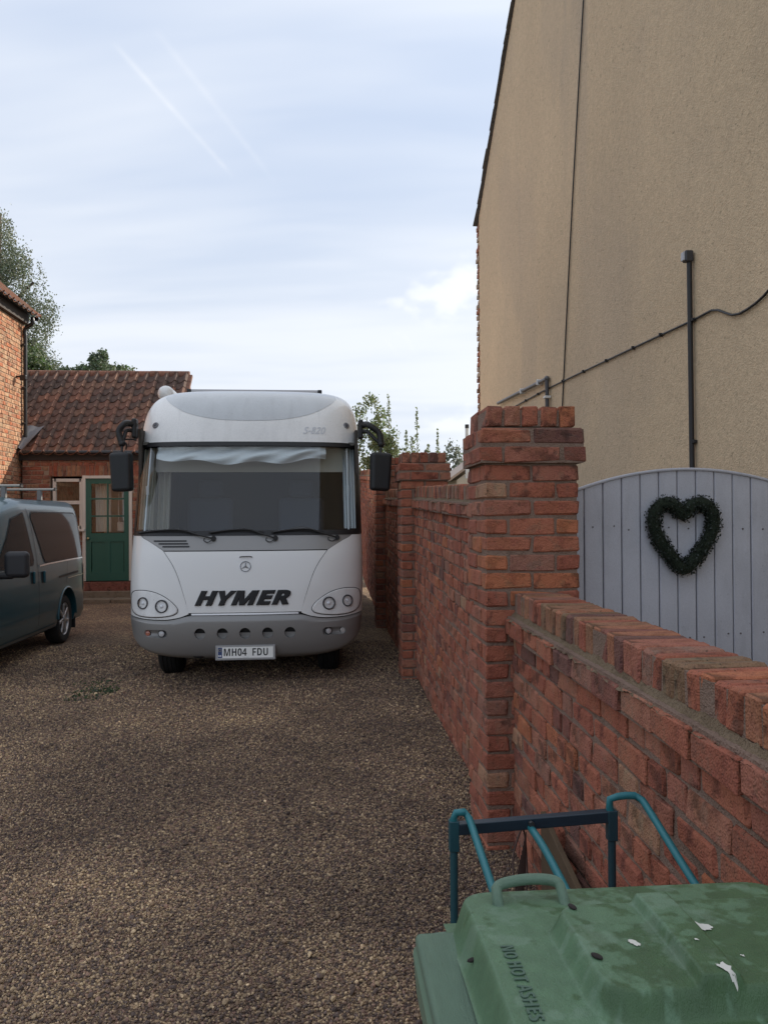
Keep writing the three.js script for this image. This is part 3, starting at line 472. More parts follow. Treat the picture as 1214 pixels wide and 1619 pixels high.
  for (let k = 0; k < 14; k++) part('ridge_tile', uvMetres(new THREE.CylinderGeometry(0.12, 0.12, 0.425, 12, 1).rotateZ(Math.PI / 2)), terracotta[k % 3 ? 0 : 1], t, [xR - ox - 0.2 - k * 0.432, eave + run * Math.tan(ang) + 0.035 + rr(-0.004, 0.004), -run], [rr(-0.05, 0.05), 0, 0]);
  for (let k = 0; k < 10; k++) { const d = k * 0.3; part('verge_tile', uvMetres(bx(0.10, 0.07, 0.30, 0, 0, 0, 0.01)), terracotta[1], t, [xR - ox + 0.04, eave + 0.08 + d * up[1], 0.02 + d * up[2]], [ang, 0, 0]); }
  part('lead_flashing', sheet((u, v) => [lerp(xL - ox - 0.06, xL - ox + 0.28, v * (0.4 + 0.6 * u)), eave + 0.12 + u * 0.5 + 0.02 * Math.sin(v * 7), 0.14 - u * 0.58], 8, 6), std([0.16, 0.16, 0.17], 0.6, { side: THREE.DoubleSide }), t);
  // window
  const cream = std([0.74, 0.70, 0.63], 0.6, { map: grime }), glass = phy([1, 1, 1], 0.02, { transmission: 1, thickness: 0, ior: 1.5 });
  const win = part('window', merge([bx(0.06, dT - wB, 0.07, wx0 + 0.03, (dT + wB) / 2, -0.03), bx(0.06, dT - wB, 0.07, dx0 - 0.09, (dT + wB) / 2, -0.03), bx(dx0 - wx0 - 0.12, 0.06, 0.07, (wx0 + dx0) / 2 - 0.03, dT - 0.03, -0.03), bx(dx0 - wx0 - 0.12, 0.06, 0.07, (wx0 + dx0) / 2 - 0.03, wB + 0.03, -0.03), bx(dx0 - wx0 - 0.12, 0.07, 0.06, (wx0 + dx0) / 2 - 0.03, 1.93, -0.03)]), cream, t);
  part('sill', bx(dx0 - wx0 + 0.05, 0.05, 0.16, (wx0 + dx0) / 2 - 0.03, wB - 0.026, 0.0, 0.01), cream, win);
  part('pane', bx(dx0 - wx0 - 0.17, 0.38, 0.005, (wx0 + dx0) / 2 - 0.03, 2.155, -0.03), glass, win); part('pane', bx(dx0 - wx0 - 0.17, 0.41, 0.005, (wx0 + dx0) / 2 - 0.03, 1.68, -0.03), glass, win);
  // door
  part('door_frame', merge([bx(0.06, dT - dB + 0.06, 0.09, dx0 - 0.03, (dT + dB) / 2 + 0.03, -0.02), bx(0.06, dT - dB + 0.06, 0.09, dx1 + 0.03, (dT + dB) / 2 + 0.03, -0.02), bx(dx1 - dx0, 0.055, 0.09, (dx0 + dx1) / 2, dT + 0.03, -0.02)]), cream, t);
  const gr = std([0.022, 0.112, 0.082], 0.45), W = dx1 - dx0, cx = (dx0 + dx1) / 2, dz = -0.03, door = part('door', merge([bx(0.1, dT - dB, 0.045, dx0 + 0.05, (dT + dB) / 2, dz), bx(0.1, dT - dB, 0.045, dx1 - 0.05, (dT + dB) / 2, dz), bx(W - 0.2, 0.1, 0.045, cx, dT - 0.05, dz), bx(W - 0.2, 0.17, 0.045, cx, dB + 0.085, dz), bx(W - 0.2, 0.17, 0.045, cx, 1.24, dz), bx(0.09, 0.62, 0.044, cx, 0.85, dz)]), gr, t);
  for (const s of [-1, 1]) part('door_panel', bx(0.26, 0.6, 0.02, cx + s * 0.175, 0.855, dz - 0.006), gr, door);
  part('glazing_bar', merge([bx(0.03, 0.97, 0.035, cx, 1.81, dz), ...[1.66, 2.0].map(y => bx(W - 0.2, 0.03, 0.034, cx, y, dz))]), gr, door);
  for (const s of [-1, 1]) for (const y of [1.49, 1.83, 2.155]) part('pane', bx(0.29, 0.31, 0.004, cx + s * 0.165, y, dz), glass, door);
  part('door_knob', merge([new THREE.SphereGeometry(0.028, 14, 10).translate(dx0 + 0.05, 1.22, dz + 0.06), rod([dx0 + 0.05, 1.22, dz], [dx0 + 0.05, 1.22, dz + 0.06], 0.01)]), std([0.5, 0.38, 0.2], 0.3, { metalness: 0.9 }), door);
  // things seen through the panes
  const cloth = std([0.62, 0.6, 0.52], 0.9, { side: THREE.DoubleSide });
  const cur = sheet((u, v) => [cx - 0.30 + u * 0.30, 1.35 + v * 1.05, -0.28 + 0.035 * Math.sin(u * 22 + v)], 24, 6);
  part('curtain', cur, cloth, t); part('inner_panel', bx(0.7, 1.2, 0.03, cx + 0.1, 1.75, -0.75), std([0.42, 0.35, 0.26], 0.8), t);
  const bag = thing('white_bag', 'small white bag hung on straps behind the green door glass', 'bag', [cx + ox + 0.17, 1.44, zF - 0.42]);
  part('pouch', new RoundedBoxGeometry(0.17, 0.2, 0.08, 3, 0.03), cloth, bag); part('strap', [tube([[-0.05, 0.08, 0], [-0.06, 0.45, 0], [-0.02, 0.85, 0], [0.03, 0.5, 0], [0.05, 0.08, 0]], 0.011, 24, 6)], cloth, bag);
  // steps in front of the door
  const st = thing('door_step', 'worn stone flags stepping up to the green door', 'step', [-4.15, 0, zF]);
  const stone = std([0.23, 0.185, 0.135], 0.95, { map: mortarTex, bumpMap: roughBump, bumpScale: 0.01 });
  for (const [x, w] of [[-0.85, 0.62], [-0.2, 0.64], [0.46, 0.64]]) part('flagstone', uvMetres(bx(w, 0.09, 0.55, x, 0.03, 0.33, 0.012)), stone, st);
  part('tread', uvMetres(bx(1.2, 0.13, 0.2, -0.1, 0.13, 0.14, 0.012)), stone, st);
  part('riser', uvMetres(bx(1.1, 0.18, 0.12, -0.1, 0.28, 0.08, 0.006)), brickMats[3], st);
}

// ---------------------------------------------------------------- motorhome
const font = await new FontLoader().loadAsync('fonts/droid/droid_sans_bold.typeface.json');
{
  const t = thing('motorhome', 'large white and silver motorhome parked facing us beside the brick wall', 'motorhome', [-0.732, 0, -7.768], THREE.MathUtils.degToRad(1.0));
  const prof = curve1([[0.18, -0.20, 0.98], [0.26, -0.11, 1.075], [0.36, -0.045, 1.105], [0.48, -0.01, 1.11], [0.62, 0, 1.125], [0.75, -0.012, 1.13], [0.95, -0.04, 1.137], [1.2, -0.10, 1.14], [1.42, -0.19, 1.14], [1.6, -0.265, 1.14], [1.9, -0.39, 1.14], [2.2, -0.51, 1.138], [2.36, -0.575, 1.135], [2.50, -0.635, 1.133], [2.62, -0.70, 1.124], [2.73, -0.785, 1.104], [2.82, -0.88, 1.072], [2.89, -0.985, 1.028], [2.94, -1.10, 0.975], [2.98, -1.25, 0.905], [3.0, -1.40, 0.83], [3.015, -1.65, 0.62], [3.024, -2.2, 0.02]]);
  const F = (x, y, o = 0) => { const [zc, w] = prof(y), s = Math.min(Math.abs(x) / w, 1); return zc - 0.11 * s * s - 0.30 * (1 - Math.sqrt(Math.max(0, 1 - s ** 7))) + o; };
  const white = phy([0.84, 0.84, 0.835], 0.34, { clearcoat: 0.5, clearcoatRoughness: 0.12, map: rep(grime, 0.7) }), silver = phy([0.31, 0.305, 0.30], 0.42, { metalness: 0.25, clearcoat: 0.4, clearcoatRoughness: 0.2, map: rep(grime, 0.8) });
  const lensPaint = phy([0.56, 0.59, 0.62], 0.35, { clearcoat: 0.5, map: rep(grime, 0.7) }), black = std([0.012, 0.012, 0.013], 0.5), rubber = std([0.015, 0.015, 0.015], 0.85);
  const nonlin = u => { const s = u * 2 - 1; return Math.sign(s) * (1 - (1 - Math.abs(s)) ** 2.2); };     // denser towards the corners
  // shell: forehead, roof, sides and back
  const zb = -8.6, ys = []; for (let i = 0; i <= 36; i++) ys.push(2.362 + (3.024 - 2.362) * (1 - (1 - i / 36) ** 2.4));  // unseen rear lengthened so its shadow covers a sunlit gravel strip
  part('roof_shell', sheet((u, v) => { const y = ys[Math.round(v * 36)], [zc, w] = prof(y); if (u < 0.1) return [-w, y, lerp(zb, F(w, y), u / 0.1)]; if (u > 0.9) return [w, y, lerp(F(w, y), zb, (u - 0.9) / 0.1)]; const x = w * nonlin((u - 0.1) / 0.8); return [x, y, F(x, y)]; }, 100, 36), white, t);
  for (const s of [-1, 1]) {
    part('side_panel', sheet((u, v) => { const y = lerp(0.66, 2.362, v), [, w] = prof(y); return [s * w, y, lerp(F(w, y), zb, u)]; }, 8, 20), white, t);
    part('side_skirt', sheet((u, v) => { const y = lerp(0.42, 0.655, v), [, w] = prof(y); return [s * (w - 0.03), y, lerp(-1.4, zb, u)]; }, 8, 8), silver, t);
  }
  part('rear_panel', bx(2.26, 2.6, 0.04, 0, 1.68, zb), white, t);
  part('underbody', bx(1.9, 0.25, 7.2, 0, 0.42, -4.05), black, t);
  part('front_backing', sheet((u, v) => { const y = lerp(0.60, 1.44, v), x = prof(y)[1] * 0.985 * nonlin(u); return [x, y, F(x / 0.985, y) - 0.03]; }, 60, 30), black, t);
  // panels over the front surface: bottom and top edges given as functions of x
  const panel = (name, xa, xb, bot, top, m, o = 0, nu = 40, nv = 24, par = t, thick = 0.02) => {
    const f = (off, ins) => (u, v) => { const x = xa + (xb - xa) * u, y = lerp(bot(x), top(x), v); return [x * (1 - ins), y, F(x, y, o + off)]; };
    return part(name, creased(slabSheet(f(0, 0), f(-thick, 0.004), nu, nv), 0.7), m, par);
  };
  const lin = pts => x => { let i = 0; while (i < pts.length - 2 && x > pts[i + 1][0]) i++; const [x0, y0] = pts[i], [x1, y1] = pts[i + 1]; return lerp(y0, y1, clamp((x - x0) / (x1 - x0))); };
  const smooth = pts => { const c = curve1(pts); return x => c(x)[0]; };
  const G = 0.006;                                       // panel gap
  // curve along which bonnet and wings meet: y as a function of |x|
  const seam = smooth([[0.53, 0.690], [0.545, 0.745], [0.565, 0.82], [0.60, 0.93], [0.645, 1.055], [0.70, 1.16], [0.785, 1.278]]);
  const cowlEdge = smooth([[0.785, 1.278], [0.86, 1.325], [0.93, 1.365], [1.0, 1.40], [1.03, 1.425]]);
  const wingBot = smooth([[0.53, 0.690], [0.62, 0.658], [0.76, 0.637], [0.93, 0.640], [1.06, 0.655], [1.13, 0.668]]);
  const bonnetLow = x => Math.abs(x) < 0.53 ? 0.700 : seam(Math.abs(x)) + G;
  const bon = part('bonnet', creased(slabSheet((u, v) => { const y = lerp(0.70, 1.272, v), hw = bonHalf(y) - G, x = hw * (2 * u - 1); return [x, y, F(x, y, 0.004)]; }, (u, v) => { const y = lerp(0.70, 1.272, v), hw = bonHalf(y) - G, x = hw * (2 * u - 1); return [x, y, F(x, y, -0.02)]; }, 30, 26), 0.7), white, t);
  function bonHalf(y) { let a = 0.53, b = 0.785; for (let i = 0; i < 24; i++) { const m = (a + b) / 2; if (seam(m) < y) a = m; else b = m; } return a; }
  for (const s of [-1, 1]) {
    const top = x => x < 0.785 ? seam(x) : x < 1.03 ? cowlEdge(x) : 1.425;
    const f = o => (u, v) => { let ax = 0.532 + (1.1395 - 0.532) * (1 - (1 - u) ** 1.7), y = lerp(wingBot(ax), top(ax), v); const w = prof(y)[1]; ax = Math.min(ax * w / 1.14, w - 0.0005); return [s * ax, y, F(ax, y, 0.004 + o)]; };
    const wing = part('wing', creased(s > 0 ? slabSheet(f(0), f(-0.02), 48, 30) : slabSheet((u, v) => f(0)(1 - u, v), (u, v) => f(-0.02)(1 - u, v), 48, 30), 0.7), white, t);
    // headlamp pod: raised teardrop plate with two round lamps
    const pod = new THREE.Shape(); const P = [[1.09, 0.875], [0.98, 0.905], [0.84, 0.885], [0.72, 0.825], [0.635, 0.745], [0.645, 0.695], [0.74, 0.668], [0.90, 0.660], [1.04, 0.682], [1.1, 0.75]];
    const cv = new THREE.CatmullRomCurve3(P.map(([x, y]) => V(x, y, 0)), true, 'catmullrom', 0.5), ring = cv.getPoints(70), cxp = 0.86, cyp = 0.775;
    part('headlamp_surround', sheet((u, v) => { const q = ring[Math.round(u * 70) % 70], k = v < 0.85 ? v / 0.85 : 1, x = lerp(cxp, q.x, k), y = lerp(cyp, q.y, k), o = v > 0.86 ? -0.004 : 0.012; return [s * x, y, F(x, y, o)]; }, 70, 20), white, t);
    part('pod_seam', new THREE.TubeGeometry(new THREE.CatmullRomCurve3(ring.slice(0, 70).map(q => V(s * (cxp + (q.x - cxp) * 1.012), cyp + (q.y - cyp) * 1.03, F(q.x, q.y, 0.006))), true), 140, 0.0035, 5, true), black, t);
    for (const [x, y, r] of s < 0 ? [[0.965, 0.788, 0.054], [0.78, 0.762, 0.059]] : [[0.97, 0.785, 0.054], [0.79, 0.77, 0.059]]) {
      const z = F(x, y, 0.012), ny = s * 0.12 * x, lamp = part('headlight', new THREE.LatheGeometry([[r * 1.0, -0.03], [r * 1.08, 0.0], [r * 1.04, 0.012], [r * 0.86, 0.012], [r * 0.82, -0.02]].map(p => new THREE.Vector2(...p)), 28).rotateX(Math.PI / 2), std([0.05, 0.05, 0.055], 0.35), t, [s * x, y, z], [-0.05, s * (x > 0.9 ? 0.42 : 0.22), 0]);
      part('reflector', new THREE.LatheGeometry([[0.001, -0.03], [r * 0.3, -0.028], [r * 0.6, -0.018], [r * 0.86, 0.004]].map(p => new THREE.Vector2(...p)), 28).rotateX(Math.PI / 2), std([0.7, 0.7, 0.7], 0.12, { metalness: 1, side: THREE.DoubleSide }), lamp);
      part('projector', new THREE.SphereGeometry(r * 0.40, 18, 12).translate(0, 0, -0.012), phy([0.75, 0.77, 0.8], 0.05, { clearcoat: 1 }), lamp);
      part('lens', new THREE.SphereGeometry(r * 1.5, 24, 8, 0, 7, 0, 0.6).rotateX(Math.PI / 2).translate(0, 0, -r * 1.24 + 0.012), phy([1, 1, 1], 0.03, { transmission: 1, thickness: 0 }), lamp);
    }
  }
  // cowl below the windscreen
  const cowlHalf = y => { let a = 0.785, b = 1.03; for (let i = 0; i < 24; i++) { const m = (a + b) / 2; if (cowlEdge(m) < y) a = m; else b = m; } return a; };
  const cw = o => (u, v) => { const y = lerp(1.281, 1.424, v), x = (cowlHalf(y) - G) * (2 * u - 1); return [x, y, F(x, y, o)]; };
  const cowl = part('cowl', creased(slabSheet(cw(0.002), cw(-0.02), 40, 8), 0.7), silver, t);
  for (const [a, b, y] of [[-0.885, -0.565, 1.373], [-0.835, -0.55, 1.347], [-0.795, -0.535, 1.32]]) part('vent_slot', sheet((u, v) => { const x = lerp(a, b, u), yy = y + (v - 0.5) * 0.014; return [x, yy, F(x, yy, 0.006)]; }, 10, 2), black, cowl);
  // bumper with real round openings
  {
    const yb = smooth([[0, 0.245], [0.4, 0.247], [0.65, 0.256], [0.85, 0.282], [1.0, 0.33], [1.07, 0.385], [1.13, 0.46]]), yt = smooth([[0, 0.672], [0.5, 0.672], [0.56, 0.665], [0.66, 0.640], [0.76, 0.628], [0.93, 0.631], [1.06, 0.646], [1.13, 0.658]]);
    const f = (o, k) => (u, v) => { let ax = 1.139 * nonlin(u); const a = Math.abs(ax), y = lerp(yb(a), yt(a), v), w = prof(y)[1]; const x = Math.sign(ax) * Math.min(a * w / 1.14, w - 0.001), curl = 0.05 * Math.max(0, 1 - v * 9) ** 2; return [x * k, y, F(x, y, o - curl + 0.012 * sstep(0.97, 0.9, v))]; };
    const ev = new Evaluator(); ev.useGroups = false; ev.attributes = ['position', 'normal', 'uv'];
    let b = new Brush(slabSheet(f(0.006, 1), f(-0.055, 0.96), 90, 22), silver); b.updateMatrixWorld();
    const cut = (g) => { const c = new Brush(g, silver); c.updateMatrixWorld(); b = ev.evaluate(b, c, SUBTRACTION); b.updateMatrixWorld(); };
    for (let k = -2; k <= 2; k++) cut(cyl(0.052, 0.052, 0.4, 28).rotateX(Math.PI / 2).translate(k * 0.21, 0.505, 0));
    for (const s of [-1, 1]) cut(new RoundedBoxGeometry(0.235, 0.075, 0.2, 4, 0.036).rotateY(s * 0.24).translate(s * 0.855, 0.503, F(0.855, 0.5) + 0.075));
    const g = creased(b.geometry, 0.5); const bump = part('bumper', g, silver, t);
    part('intake_backing', bx(1.1, 0.16, 0.02, 0, 0.52, -0.10), black, bump);
    for (let k = -2; k <= 2; k++) part('intake_baffle', sheet((u, v) => { const a = Math.PI * (1 + u), r = 0.0505; return [k * 0.21 + r * Math.cos(a), 0.505 + Math.min(r * Math.sin(a), -0.002) * 1, lerp(-0.085, -0.05, v)]; }, 14, 2), silver, bump), part('intake_lit_disc', new THREE.CircleGeometry(0.0508, 20, Math.PI, Math.PI).translate(k * 0.21, 0.505, -0.052), silver, bump);  // upright half disc stands in for light on the lower wall
    for (const s of [-1, 1]) for (const [x, c] of [[0.785, [0.6, 0.6, 0.6]], [0.925, s < 0 ? [0.5, 0.18, 0.12] : [0.6, 0.58, 0.55]]]) {
      const l = part('fog_lamp', new THREE.SphereGeometry(0.03, 20, 12).scale(1, 1, 0.45), phy(c, 0.12, { clearcoat: 1 }), t, [s * x, 0.503, F(x, 0.503) - 0.012], [0, s * 0.25, 0]); part('lamp_ring', new THREE.TorusGeometry(0.031, 0.005, 8, 24), black, l);
    }
    part('tow_eye_shade', new THREE.SphereGeometry(0.05, 20, 10).scale(1.15, 0.45, 0.3), black, t, [-0.44, 0.283, F(-0.44, 0.283) + 0.0]);  // black dome stands in for the shade inside the open hole
    part('bumper_trim', sheet((u, v) => { const x = 0.5 * (2 * u - 1), y = lerp(0.678, 0.694, v); return [x, y, F(x, y, 0.002)]; }, 24, 2), phy([0.7, 0.7, 0.72], 0.3, { metalness: 0.6 }), t);
  }
  // number plate
  {
    const cvs = document.createElement('canvas'); cvs.width = 1040; cvs.height = 230; const c = cvs.getContext('2d');
    c.fillStyle = '#e9e9e4'; c.fillRect(0, 0, 1040, 230); c.strokeStyle = '#151515'; c.lineWidth = 5; c.strokeRect(6, 6, 1028, 218); c.fillStyle = '#1c3568'; c.fillRect(14, 16, 78, 198);
    c.fillStyle = '#e8cf4a'; for (let i = 0; i < 12; i++) { const a = i / 12 * 6.283; c.fillRect(50 + 24 * Math.cos(a) - 3, 70 + 24 * Math.sin(a) - 3, 6, 6); } c.fillStyle = '#fff'; c.font = 'bold 42px sans-serif'; c.fillText('GB', 20, 190);
    c.fillStyle = '#0c0c0c'; c.save(); c.translate(108, 178); c.scale(0.94, 1.16); c.font = 'bold 170px sans-serif'; c.fillText('MH04', 0, 0); c.fillText('FDU', 560, 0); c.restore(); c.fillStyle = '#777'; c.font = '16px sans-serif'; c.fillRect(470, 203, 120, 4);
    const tx = new THREE.CanvasTexture(cvs); tx.colorSpace = THREE.SRGBColorSpace;
    const pl = part('number_plate', bx(0.56, 0.14, 0.022, 0, 0, 0, 0.008), std([0.30, 0.30, 0.30], 0.5), t, [0.003, 0.322, F(0, 0.322) + 0.055], [-0.1, 0, 0]);
    part('plate_print', new THREE.PlaneGeometry(0.525, 0.112), new THREE.MeshStandardMaterial({ map: tx, roughness: 0.35 }), pl, [0, 0.002, 0.0125]);
  }
  // lettering, badge, handle
  {
    const g = new TextGeometry('HYMER', { font, size: 0.14, depth: 0.012, curveSegments: 6, bevelEnabled: true, bevelThickness: 0.003, bevelSize: 0.007, bevelSegments: 1 }); g.computeBoundingBox(); const bb = g.boundingBox, p = g.attributes.position, kx = 0.875 / (bb.max.x - bb.min.x), ky = 0.138 / (bb.max.y - bb.min.y);
    for (let i = 0; i < p.count; i++) { const yy = (p.getY(i) - bb.min.y) * ky, x = (p.getX(i) - bb.min.x) * kx - 0.47 + yy * 0.45, y = 0.768 + yy; p.setXYZ(i, x, y, F(x, y, 0.004) + p.getZ(i)); } g.computeVertexNormals();
    part('lettering', g, std([0.006, 0.006, 0.007], 0.6), t);
    const g2 = new TextGeometry('S-820', { font, size: 0.075, depth: 0.002, curveSegments: 5 }), q = g2.attributes.position; for (let i = 0; i < q.count; i++) { const x = 0.545 + q.getX(i) * 0.86 + q.getY(i) * 0.3, y = 2.455 + q.getY(i); q.setXYZ(i, x, y, F(x, y, 0.002) + q.getZ(i)); } g2.computeVertexNormals();
    part('model_lettering', g2, std([0.60, 0.62, 0.65], 0.5), t);
    const z = F(0, 1.13, 0.008), badge = part('star_badge', new THREE.TorusGeometry(0.048, 0.0045, 8, 40), std([0.35, 0.36, 0.38], 0.25, { metalness: 0.9 }), t, [0.0, 1.13, z], [-0.22, 0, 0]);
    part('star', merge([0, 1, 2].map(k => new THREE.ConeGeometry(0.009, 0.047, 4).translate(0, 0.0235, 0).rotateZ(k * 2.0944))), badge.material, badge);
    part('bonnet_handle', [tube([[-0.055, 1.215, F(0.05, 1.215, 0)], [-0.04, 1.222, F(0, 1.22, 0.02)], [0.045, 1.222, F(0, 1.22, 0.02)], [0.06, 1.215, F(0.05, 1.215, 0)]], 0.005, 16, 6)], std([0.06, 0.06, 0.06], 0.4), t);
  }
  // forehead: grey moulded lens, marker lamps
  const lensEdge = smooth([[0, 2.592], [0.33, 2.608], [0.64, 2.68], [0.84, 2.80], [0.93, 2.90], [0.965, 2.945]]);
  part('forehead_inset', sheet((u, v) => { const y0 = lensEdge(Math.abs(0.93 * (2 * u - 1))), y1 = 3.006, y = lerp(y0, y1, 1 - (1 - v) ** 1.6), w = prof(y)[1], x = (2 * u - 1) * Math.min(0.93, lerp(0.93, w * 0.9, v)); const xx = clamp(x, -w * 0.95, w * 0.95); return [xx, y, F(xx, y, 0.004) + 0]; }, 60, 24), lensPaint, t);
  for (const [s, x, y] of [[-1, 0.96, 2.55], [1, 1.0, 2.56]]) { const m = part('marker_lamp', new THREE.LatheGeometry([[0.034, -0.012], [0.034, 0.006], [0.022, 0.012], [0.02, 0.004]].map(p => new THREE.Vector2(...p)), 20).rotateX(Math.PI / 2), std([0.22, 0.22, 0.23], 0.4), t, [s * x, y, F(x, y, 0.004)], [-0.45, s * 0.35, 0]); part('lamp_glass', new THREE.SphereGeometry(0.021, 14, 10).scale(1, 1, 0.5).translate(0, 0, 0.004), phy([0.08, 0.08, 0.09], 0.08), m); }
  // windscreen: black rubber frame and curved glass
  const wy0 = 1.455, wy1 = 2.335, fr = (name, xa, xb, ya, yb, o, nu, nv) => part(name, sheet((u, v) => { const y = lerp(ya, yb, v), w = prof(y)[1], x = clamp(lerp(xa, xb, u), -w + 0.0005, w - 0.0005); return [x, y, F(x, y, o)]; }, nu, nv), black, t);
  fr('screen_surround', -1.14, 1.14, 1.422, 1.470, 0.007, 90, 3); fr('screen_surround', -1.14, 1.14, 2.322, 2.366, 0.007, 90, 3); fr('screen_surround', -1.14, -1.095, 1.46, 2.33, 0.007, 12, 24); fr('screen_surround', 1.095, 1.14, 1.46, 2.33, 0.007, 12, 24);
  part('windscreen', sheet((u, v) => { const y = lerp(wy0, wy1, v), x = 1.128 * nonlin(u); return [x, y, F(x, y, 0.001)]; }, 70, 24), phy([0.80, 0.86, 0.88], 0.015, { transmission: 1, thickness: 0, ior: 1.58 }), t);
  // cab interior
  const trim = std([0.05, 0.055, 0.065], 0.9), cream = std([0.66, 0.61, 0.52], 0.9, { side: THREE.DoubleSide }), pale = std([0.80, 0.80, 0.80], 0.85, { side: THREE.DoubleSide });
  part('dashboard', sheet((u, v) => { const x = 1.06 * (2 * u - 1), y = 1.44 - 0.10 * v * v + 0.03 * Math.sin(v * 3); return [x, y, F(x, 1.44, -0.03) * (1 - v) + (-0.95) * v]; }, 40, 10), std([0.035, 0.037, 0.04], 0.8, { side: THREE.DoubleSide }), t);
  part('cab_floor', bx(2.2, 0.05, 2.6, 0, 0.7, -1.6), trim, t);
  part('cab_bulkhead', bx(2.2, 2.2, 0.04, 0, 1.8, -3.1), std([0.04, 0.05, 0.075], 0.9), t);  // blue tint, here and on the seats, imitates sky reflected in the glass
  for (const s of [-1, 1]) part('cab_lining', bx(0.03, 1.8, 2.5, s * 1.10, 1.6, -1.95), std([0.07, 0.06, 0.05], 0.9), t);
  part('cab_ceiling', bx(2.16, 0.03, 2.3, 0, 2.36, -1.9), std([0.12, 0.115, 0.10], 0.9), t);
  part('bed_front', bx(2.1, 0.25, 0.04, 0, 2.2, -0.92), cream, t);
  part('screen_blind', sheet((u, v) => { const x = lerp(-0.93, 0.78, u), sag = 0.05 * Math.sin(u * Math.PI) + 0.018 * Math.sin(u * 19), y = 2.315 - v * (0.12 + sag); return [x, y, F(x, y, -0.05 - 0.03 * Math.sin(v * 5 + u * 3) - 0.014 * Math.sin(u * 31 + v * 8))]; }, 80, 14), pale, t);
  for (const s of [-1, 1]) {
    part('side_blind', sheet((u, v) => { const y = lerp(1.48, 2.31, v), x = s * lerp(0.96, 1.085, u); return [x, y, F(1.06, y, -0.10 - 0.035 * Math.sin(u * 26) - 0.05 * (1 - u))]; }, 48, 12), s < 0 ? cream : pale, t);
    part('blind_rail', tube([[s * 1.0, 1.47, F(1.0, 1.47, -0.05)], [s * 1.0, 1.9, F(1.0, 1.9, -0.05)], [s * 1.0, 2.31, F(1.0, 2.31, -0.05)]], 0.009, 12, 6), pale, t);
    part('blind_catch', bx(0.03, 0.09, 0.02, s * 1.0, 1.87, F(1.0, 1.87, -0.035), 0.006), pale, t);
    const st = part('cab_seat', [new RoundedBoxGeometry(0.52, 0.75, 0.16, 3, 0.06).rotateX(-0.15).translate(s * 0.52, 1.45, -1.75), new RoundedBoxGeometry(0.54, 0.18, 0.55, 3, 0.06).translate(s * 0.52, 1.05, -1.45)], std([0.06, 0.075, 0.11], 0.95), t);
    part('headrest', new RoundedBoxGeometry(0.28, 0.2, 0.12, 3, 0.05).rotateX(-0.15).translate(s * 0.52, 1.93, -1.83), st.material, st);
  }
  part('hanging_curtain', sheet((u, v) => { const x = lerp(-1.05, -0.84, u), y = lerp(1.42, 2.3, v); return [x, y, -0.86 - 0.04 * Math.sin(u * 25) - 0.22 * v]; }, 30, 8), cream, t);
  part('steering_wheel', new THREE.TorusGeometry(0.2, 0.017, 8, 30).rotateX(-0.9).translate(0.52, 1.36, -0.95), black, t);
  // wipers
  for (const [px, tip, elbow] of [[-0.31, -1.04, -0.62], [0.28, -0.34, 0.03], [0.88, 0.26, 0.61]]) {
    const w = part('wiper', [tube([[px, 1.395, F(px, 1.395, 0.025)], [(px + elbow) / 2, 1.435, F((px + elbow) / 2, 1.435, 0.035)], [elbow, 1.478, F(elbow, 1.478, 0.035)], [(elbow + tip) / 2, 1.475, F((elbow + tip) / 2, 1.475, 0.03)], [tip, 1.452, F(tip, 1.452, 0.028)]], 0.0095, 30, 6), cyl(0.022, 0.026, 0.03, 14).rotateX(Math.PI / 2).translate(px, 1.395, F(px, 1.395, 0.018))], black, t);
    part('wiper_blade', sheet((u, v) => { const x = lerp(tip - 0.02, elbow + 0.14, u), y = 1.456 + 0.02 * Math.sin(u * 3.1) - v * 0.018; return [x, y, F(x, y, 0.012)]; }, 16, 1), rubber, w);
    part('washer_hose', tube([[px, 1.39, F(px, 1.39, 0.03)], [px - 0.05, 1.36, F(px, 1.36, 0.02)], [px - 0.09, 1.378, F(px - 0.09, 1.378, 0.012)], [px - 0.085, 1.40, F(px - 0.08, 1.4, 0.01)]], 0.004, 14, 5), black, w);
  }
  // mirrors
  for (const s of [-1, 1]) {
    const o = s < 0 ? 0 : 0.1, X = x => s * (x + o * (x - 1.12) * 1.4), zz = -0.52;
    const m = part('mirror', new RoundedBoxGeometry(0.205, 0.385, 0.13, 4, 0.035), std([0.014, 0.016, 0.018], 0.55), t, [s < 0 ? -1.225 : 1.325, 2.05, zz + 0.07], [0, s * 0.15, s * -0.05]);
    { const p = m.geometry.attributes.position; for (let i = 0; i < p.count; i++) p.setX(i, p.getX(i) * (1 + 0.28 * p.getY(i))); m.geometry.computeVertexNormals(); }
    part('mirror_glass', new RoundedBoxGeometry(0.18, 0.35, 0.01, 2, 0.004), phy([0.6, 0.62, 0.65], 0.03, { metalness: 1 }), m, [0, 0, -0.066]);
    const end = s < 0 ? -1.235 : 1.34;
    part('mirror_arm', [tube([[s * 1.13, 2.535, zz - 0.12], [s * 1.19, 2.545, zz - 0.05], [s * 1.225, 2.525, zz], [(end + s * 1.26) / 2 + s * 0.02, 2.45, zz + 0.01], [end, 2.335, zz + 0.02]], 0.033, 24, 8), tube([[s * 1.13, 2.47, zz - 0.12], [s * 1.2, 2.47, zz - 0.04], [(end + s * 1.2) / 2, 2.40, zz], [end, 2.335, zz + 0.02]], 0.019, 20, 8), bx(0.05, 0.2, 0.13, s * 1.14, 2.50, zz - 0.13, 0.02), new THREE.SphereGeometry(0.036, 14, 10).translate(end, 2.335, zz + 0.02)], black, t);
    part('mirror_stem', rod([end, 2.34, zz + 0.02], [s < 0 ? -1.228 : 1.33, 2.22, zz + 0.05], 0.013), black, t);
